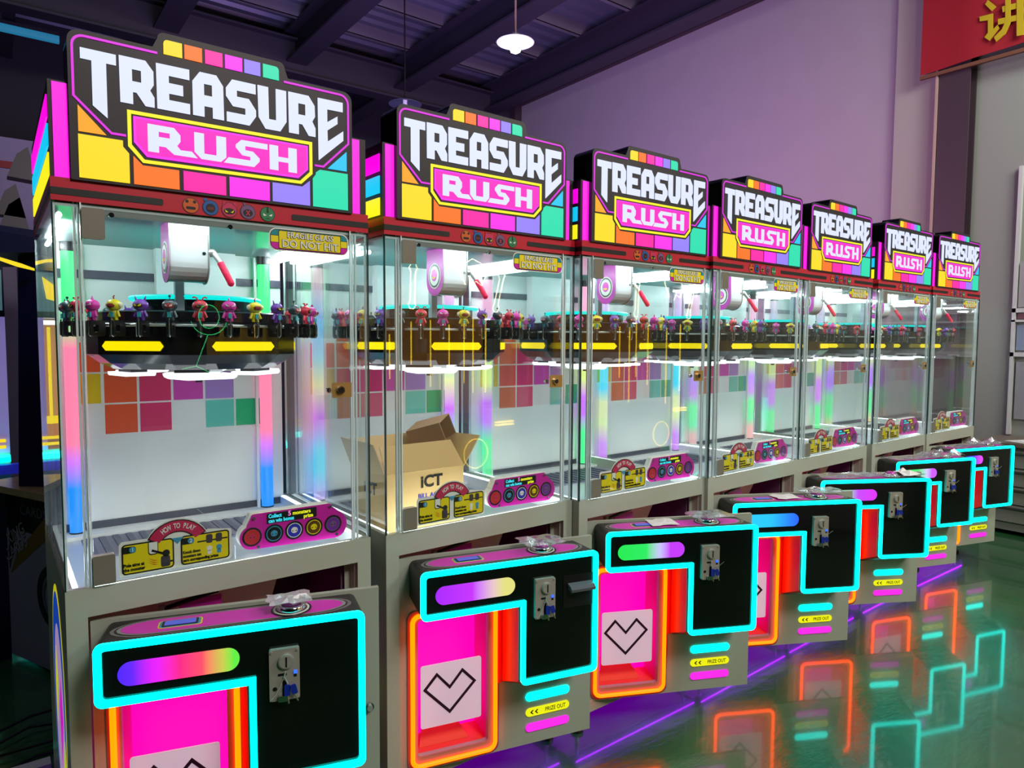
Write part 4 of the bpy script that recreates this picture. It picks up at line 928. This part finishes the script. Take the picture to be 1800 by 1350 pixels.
# ------------------------------------------------------------------ pendant lamps
def pendant(name, loc, r, lit, label, top=6.3):
    o = empty(name, loc)
    MB().lathe([(.02, .07), (.035, .065), (.05, .045), (r, .0), (r + .004, -.004), (r - .004, -.006), (.05, .035), (.02, .05)], mat('enamel_shade', srgb(226, 226, 226), .3) if lit else mat('dark_shade', srgb(70, 74, 92), .4), 36).build('shade', o)
    MB().cyl((0, 0, .07), (0, 0, top - loc[2]), .009, mat('lamp_cord', srgb(150, 120, 120), .5) if lit else BLACK, 8).build('cord', o)
    MB().cyl((0, 0, .05), (0, 0, -.02), .028, FWH, 16).build('socket', o)
    if lit:
        MB().cyl((0, 0, -.02), (0, 0, -.075), .045, mat('bulb_glow', (1, 1, 1), .4, emit=(1, .96, .9), es=26), 18).ball((0, 0, -.078), (.045, .045, .016), MATS['bulb_glow']).build('bulb', o)
    tag(o, label, 'lamp')
lp = at_depth(906, 74, 6.1)
pendant('pendant_lamp', tuple(lp), .165, True, 'lit white enamel pendant lamp hanging above the middle machines')
lp2 = at_depth(712, 183, 8.5)
pendant('pendant_lamp', tuple(lp2), .20, False, 'unlit dark pendant lamp on a long cord above the second sign')
# blue tube fitting far left
p = at_depth(0, 46, 8.6)
o = empty('tube_light', tuple(p)); MB().box(-.7, .62, -.03, .03, .03, .08, DARKW).build('fitting', o); MB().box(-.7, .62, -.04, .04, -.05, .03, glow('blue_tube_glow', (30, 110, 150), 1.0)).build('tube', o)
MB().box(-.02, .02, -.02, .02, .08, 6.4 - p.z, DARKW).build('hanger', o)
tag(o, 'dim blue tube light high up at the upper left', 'lamp')

# ------------------------------------------------------------------ right wall: banner, notice board, drawer cabinet with papers
BANR = mat('banner_red_cloth', srgb(150, 14, 28), .7, bump=.05, bscale=8)
bn = empty('banner', (7.55, 1.10, 0))
vs = []; fs = []; N = 18
for k in range(N + 1):
    y = -k * 3.0 / N; w = .012 * math.sin(k * 1.7)
    vs += [(w, y, 4.46 + .045 * (-y) ), (w + .003, y, 5.5 + .03 * (-y))]
for k in range(N): fs.append((2 * k, 2 * k + 2, 2 * k + 3, 2 * k + 1))
b = MB(); b.quadgrid(vs, fs, BANR, True); b.quadgrid([(x + .004, y, z) for x, y, z in vs], [f[::-1] for f in fs], BANR, True); b.build('banner_cloth', bn)
MB().box(.012, .045, -3.0, .01, 4.42, 4.455, mat('batten_wood', srgb(110, 70, 50), .6)).build('batten', bn)
# the yellow character, strokes in the banner plane (y runs right-to-left negative)
YCH = mat('banner_yellow', srgb(186, 164, 20), .6)
def bpx(px, py):   # a point of the photograph carried onto the banner's plane
    d = RF + RR * ((px - 900) / CAMF) - RU * ((py - 675) / CAMF); s = (7.535 - CAM.x) / d.x; q = CAM + d * s
    return (q.y - 1.10, q.z)
strokes = [[(1737, 0), (1752, 12), (1744, 20), (1732, 8)], [(1722, 30), (1746, 24), (1746, 52), (1754, 44), (1757, 50), (1740, 72), (1731, 66), (1737, 58), (1737, 36), (1723, 38)],
           [(1762, 12), (1800, 2), (1800, 12), (1763, 22)], [(1755, 34), (1800, 24), (1800, 34), (1755, 44)], [(1768, 0), (1777, 0), (1777, 40), (1768, 60), (1752, 74), (1748, 66), (1762, 52), (1768, 38)], [(1788, 0), (1800, 0), (1800, 62), (1788, 64)]]
b = MB()
for k_, s_ in enumerate(strokes): b.prism([bpx(*q) for q in s_], -.022 - .0015 * k_, -.016, YCH, plane='yz')
b.build('yellow_character', bn)
tag(bn, 'red cloth banner with a yellow character at the upper right', 'banner')
nb = empty('notice_board', (7.70, .24, 0)); FR = mat('frame_white', srgb(196, 198, 196), .5)
for (a, c, z0, z1) in ((-.03, 0, .85, 3.4), (-1.6, 0, 2.02, 2.06), (-1.6, 0, 1.93, 1.95), (-1.6, 0, 1.60, 1.64), (-.50, -.47, .85, 3.4)): MB().box(-.03, .02, a, c, z0, z1, FR).build('frame', nb)
for (a, c, z0, z1, cc) in ((-.46, -.04, 2.07, 2.5, (150, 150, 150)), (-.46, -.04, 1.66, 1.90, (120, 136, 160)), (-.46, -.04, 1.96, 2.01, (110, 60, 70)), (-.46, -.05, 1.0, 1.55, (140, 142, 146))): MB().box(-.008, .0, a, c, z0, z1, mat('poster_%d' % cc[0], srgb(*cc), .5)).build('poster', nb)
tag(nb, 'white framed notice board with posters at the right edge', 'notice board')
dcb = MB(); CAB = mat('cabinet_paint', srgb(140, 140, 132), .5); dcb.box(7.14, 7.68, -1.3, .26, .04, .80, CAB); dc = dcb.build('drawer_cabinet')
MB().box(7.10, 7.70, -1.34, .30, .80, .835, mat('cabinet_top', srgb(110, 98, 88), .5)).build('cabinet_top', dc)
for k in range(4):
    z = .12 + k * .165
    for y0, y1 in ((-1.28, -.54), (-.52, .24)):
        d = MB().box(7.122, 7.14, y0, y1, z, z + .150, CAB).build('drawer', dc); MB().box(7.108, 7.122, y0 + .1, y1 - .1, z + .12, z + .135, mat('drawer_pull', srgb(70, 72, 68), .4)).build('drawer_pull', d)
tag(dc, 'grey green drawer cabinet against the right wall', 'cabinet')
rnd = random.Random(4)
for k in range(6):
    b = MB(); T = Matrix.Translation((7.32 + rnd.uniform(-.06, .06), -.06 - k * .07, .837 + k * .007)) @ Matrix.Rotation(rnd.uniform(-.5, .5), 4, 'Z')
    b.box(-.15, .15, -.11, .11, 0, .006, PAPERW, T=T); o = b.build('paper_stack')
    tag(o, ['bottom', 'second', 'third', 'fourth', 'fifth', 'top'][k] + ' loose paper bundle from below on the drawer cabinet', 'papers', 'paper bundles on the drawer cabinet')

# ------------------------------------------------------------------ left background: card arcade machine, yellow neon machine
NAVY = mat('navy_panel', srgb(10, 15, 58), .3)
kc = empty('card_arcade_machine')
P0, P1, P2, P3 = (-.10, 2.36), (.09, 1.92), (.90, 2.30), (.70, 2.74)
def quadbox(b, pts, z0, z1, M): b.hexa([(*p, z0) for p in pts] + [(*p, z1) for p in pts], M)
b = MB(); quadbox(b, [P0, P1, P2, P3], .03, .72, mat('card_machine_white', srgb(140, 140, 165), .5)); b.build('base', kc)
b = MB(); quadbox(b, [P0, P1, P2, P3], .72, .93, BLACK); b.build('front_apron', kc)
b = MB(); quadbox(b, [(-.20, 2.42), (.06, 1.84), (1.0, 2.24), (.74, 2.84)], .93, .965, mat('deck_gold', srgb(176, 150, 110), .18, vary=.35, bscale=14)); b.build('deck', kc)
b = MB(); quadbox(b, [(-.24, 2.36), (-.10, 2.36), (-.10, 2.50), (-.24, 2.50)], 0, .93, NAVY); b.build('navy_leg', kc)
b = MB(); b.hexa([(-.045, 2.18, .965), (.14, 2.02, .965), (.30, 2.20, .965), (.10, 2.36, .965), (-.01, 2.18, 2.16), (.11, 2.06, 2.16), (.26, 2.20, 2.16), (.10, 2.36, 2.16)], NAVY); b.build('navy_pillar', kc)
b = MB(); b.hexa([(-.5, 2.1, 2.10), (.13, 2.04, 2.16), (.5, 2.6, 2.16), (-.4, 2.7, 2.10), (-.6, 2.1, 2.32), (.10, 2.04, 2.22), (.5, 2.6, 2.3), (-.5, 2.7, 2.32)], NAVY); b.build('canopy', kc)
dv = (Vector((*P1, 0)) - Vector((*P0, 0))).normalized(); Tk = Matrix(((dv.x, -dv.y, 0, P0[0]), (dv.y, dv.x, 0, P0[1]), (0, 0, 1, 0), (0, 0, 0, 1)))
def on_side(b, poly, M, off=.002): b.prism(poly, -off, 0, M, T=Tk)
b = MB(); GREYP = mat('print_dim_grey', srgb(96, 96, 110), .5)
on_side(b, [(.03, .48), (.44, .74), (.44, .86), (.10, .60)], mat('print_gold', srgb(120, 96, 44), .5)); on_side(b, [(.02, .50), (.16, .90), (.03, .90)], PRBLK, .003)
on_side(b, [circle(.46, .42, .17, 28), circle(.46, .42, .13, 28)[::-1]], PRBLK, .004); on_side(b, [circle(.46, .42, .12, 28), circle(.46, .42, .10, 28)[::-1]], GREYP, .004); b.build('side_art', kc)
for body, z, s in (('KING OF', .895, .075), ('CARDS', .835, .075)):
    o = text(body, s, GREYP, (0, 0, 0), kc, xs=1.1); o.matrix_world = Tk @ Matrix.Translation((.28, -.004, z))
for body, z, s in (('KING', .70, .09), ('CARDS', .62, .09)):
    o = text(body, s, PRWHT if 0 else mat('print_pale', srgb(150, 150, 160), .5), (0, 0, 0), kc, key=body + 'b', xs=.9); o.matrix_world = Tk @ Matrix.Translation((.10, -.005, z)) @ Matrix.Rotation(-.5, 4, 'Y')
b = MB(); b.prism([(-.30, 2.10), (-.2, 2.13), (-.1, 2.12), (0, 2.09), (.05, 2.07), (.05, 2.06), (-.02, 2.075), (-.1, 2.105), (-.2, 2.115), (-.3, 2.085)], 2.02, 2.035, YELG); b.build('yellow_light_edge', kc)
tag(kc, 'navy card arcade machine with dark pillar behind the leftmost machine', 'arcade machine')
# yellow neon machine further back (mostly seen mirrored in the side glass)
yn = empty('neon_arcade_machine', (-1.0, 3.25, 0))
LIL = mat('lilac_panel', srgb(176, 160, 214), .4, emit=srgb(150, 130, 220), es=.35)
b = MB(); b.box(0, .94, 0, .8, .08, 1.0, WHITE); b.build('base', yn)
b = MB(); b.box(0, .94, 0, .8, 1.86, 2.3, NAVY); b.build('header', yn)
b = MB(); b.box(.86, .94, 0, .06, 1.0, 1.86, LIL); b.build('corner_post', yn); b = MB(); b.box(.0, .08, 0, .06, 1.0, 1.86, LIL); b.build('corner_post', yn)
MB().box(.02, .92, .74, .78, 1.0, 1.86, mat('warm_back_glow', srgb(196, 140, 90), .5, emit=srgb(190, 130, 80), es=.5)).build('back_panel', yn)  # emission added to the back panel to warm this machine
for k in range(11):
    x = .28 + k * .055; MB().cyl((x, .05 + .03 * (k % 3), 1.10 + .03 * (k % 4)), (x, .05 + .03 * (k % 3), 1.80), .010, YELG, 6).build('yellow_neon_rod', yn)
for k in range(5): x = .14 + k * .15; MB().box(x, x + .12, -.01, .0, 1.12 + .05 * (k % 3), 1.17 + .05 * (k % 3), YELG).build('yellow_light_block', yn)
MB().box(.0, .94, -.10, 0, .955, .985, CYANG).build('cyan_light_bar', yn); MB().box(.0, 1.04, -.06, 0, .87, .93, mat('screen_navy', srgb(20, 24, 110), .3, emit=srgb(30, 30, 150), es=.6)).build('screen_strip', yn)
for z in (1.03, 1.07): MB().box(.30, .92, -.02, 0, z, z + .018, YELG).build('yellow_bar', yn)
MB().prism([circle(.66, .60, .16, 24), circle(.66, .60, .12, 24)[::-1]], -.02, 0, YELG).build('yellow_gear_ring', yn)
MB().box(1.02, 1.06, -.02, .3, .1, .92, CYANG).build('cyan_light_edge', yn)
MB().box(.05, .90, .3, .34, 1.82, 1.85, TRAYG).build('inner_fill_lamp', yn)  # lamp added to whiten the inside of this machine
MB().box(.3, .93, -.03, 0, 1.9, 2.15, mat('header_grey_lit', srgb(80, 110, 116), .4, emit=srgb(70, 100, 108), es=.8)).build('header_panel', yn)
MB().prism([(.50, 2.0), (.62, 2.08), (.74, 2.02), (.86, 2.12), (.84, 1.98), (.70, 1.94), (.60, 1.98)], -.05, -.03, YELG).build('yellow_crest', yn)
tag(yn, 'arcade machine with yellow neon rods and lilac post at the far left edge', 'arcade machine')
# dark figure-topped cabinet against the partition
dk = empty('dark_cabinet', (.55, 6.3, 0)); b = MB(); b.box(-.45, .45, -.2, .3, 0, 2.6, BLACK); b.build('body', dk)
rnd = random.Random(9); b = MB()
for k in range(12):
    x = rnd.uniform(-.5, .3); z = rnd.uniform(2.5, 3.5); b.prism([(x - .12, z - .1), (x + .12, z - .12), (x + .05, z + .2), (x - .04, z + .12)], -.25, -.05, mat('topper_dark', srgb(36, 30, 34), .4))
tp = b.build('topper', dk); tp['kind'] = 'stuff'
tag(dk, 'dark arcade cabinet with a jagged topper far behind at the upper left', 'arcade machine')
# power strip and cables on the floor behind
ps_ = MB(); ps_.box(-.28, .0, 1.05, 1.11, 0, .045, FWH); o = ps_.build('power_strip'); tag(o, 'white power strip on the floor at the lower left corner', 'power strip')
rnd = random.Random(2); cabs = ['thickest', 'second', 'third', 'fourth']
for k in range(4):
    pts = [(-.30 + .12 * j + rnd.uniform(-.02, .02), 1.16 + .10 * k + rnd.uniform(-.04, .04) + .02 * j, .008 + .012 * k) for j in range(7)]
    o = MB().tube(pts, .006, BLACK, 6).build('power_cable'); tag(o, 'black power cable on the floor, %s from the white power strip' % ['first', 'second', 'third', 'fourth'][k], 'cable', 'power cables on the floor')

# ------------------------------------------------------------------ opposite side of the aisle (outside the frame, mirrored in the glass)
NEY = mat('yellow_neon_tube', (.02, .02, 0), .4, emit=(1.0, 0.66, 0.02), es=9)
NEG = mat('green_neon_tube', (0, .02, 0), .4, emit=(0.05, 0.9, 0.25), es=5)
NEW = mat('pale_neon_tube', (.02, .02, .02), .4, emit=(1.0, 0.85, 0.5), es=22)
def opposite(x0, x1, label, back=None):
    op = empty('neon_arcade_machine', (x0, -3.5, 0), 0); w = x1 - x0
    for nm, bx, M in (('base', (0, w, -.75, -.04, .03, 1.0), WHITE), ('back_panel', (0, w, -.75, -.70, 1.0, 2.3), back or mat('amber_lit_back', (.2, .1, .03), .5, emit=(1.0, 0.42, 0.08), es=.5)), ('header', (0, w, -.75, -.10, 2.3, 2.6), NAVY)): MB().box(*bx, M).build(nm, op)
    tag(op, label, 'arcade machine'); return op
def neon(op, pts, M, r=.005, closed=False): MB().tube(pts, r, M, 6, closed).build('neon_tube', op)
for (x0, x1, rods, lab) in ((2.8, 4.55, ((2.94, 1.37, 1.78), (3.17, 1.5, 1.9), (3.385, 1.28, 1.92), (3.60, 1.4, 1.88), (3.78, 1.3, 1.92), (3.89, 1.2, 1.96), (4.05, 1.2, 1.98)), 'yellow neon arcade machine across the aisle, behind the camera'),
                           (5.7, 7.2, ((5.80, 1.3, 1.9), (5.97, 1.0, 1.9), (6.09, 1.3, 2.0), (6.30, 1.2, 1.95), (6.65, .95, 1.9), (6.92, 1.1, 1.95)), 'yellow neon arcade machine across the aisle near the right wall')):
    op = opposite(x0, x1, lab)
    for x, z0, z1 in rods: neon(op, [(x - x0, 0, z0), (x - x0, 0, z1)], NEY, .0045)
    for z in (.87, .84): MB().box(x1 - x0 - .35, x1 - x0 - .12, -.03, 0, z, z + .014, NEY).build('yellow_bar', op)
    neon(op, [(x1 - x0 - .62 + .15 * math.cos(a * PI / 12), 0, .58 + .15 * math.sin(a * PI / 12)) for a in range(24)], NEY, .004, True)
    for bx, lean in ((.34, 0), (1.34, .06)):
        L = [(bx + .02, 2.02), (bx, 2.06), (bx + .02, 2.10), (bx + .03 + lean, 2.36), (bx + .01 + lean, 2.40), (bx + .03 + lean, 2.44), (bx + .08 + lean, 2.44), (bx + .10 + lean, 2.40), (bx + .08 + lean, 2.36), (bx + .07, 2.10), (bx + .08, 2.06), (bx + .06, 2.02)]
        neon(op, [(x, 0, z) for x, z in L], NEW, .003, True)
    W_ = [(.58, 2.30), (.50, 2.42), (.46, 2.52), (.56, 2.50), (.66, 2.56), (.78, 2.52), (.84, 2.42), (.78, 2.30), (.70, 2.34), (.66, 2.26)]
    neon(op, [(x + .42, 0, z - .02) for x, z in W_], NEW, .003)
op = opposite(.85, 1.6, 'green neon arcade machine across the aisle, behind the camera', DARKW)
neon(op, [(.36 + .075 * math.cos(a * PI / 12), 0, 1.90 + .09 * math.sin(a * PI / 12)) for a in range(24)], NEG, .003, True)
neon(op, [(.36 + .13 * math.cos(a), 0, 1.88 + .12 * math.sin(a)) for a in [PI * (1.05 + .08 * k) for k in range(12)]], NEG, .003)
neon(op, [(.35, 0, 1.76), (.26, 0, 1.52)], NEG, .003); neon(op, [(.16, 0, 1.50), (.26, 0, 1.52), (.36, 0, 1.47)], NEG, .003)
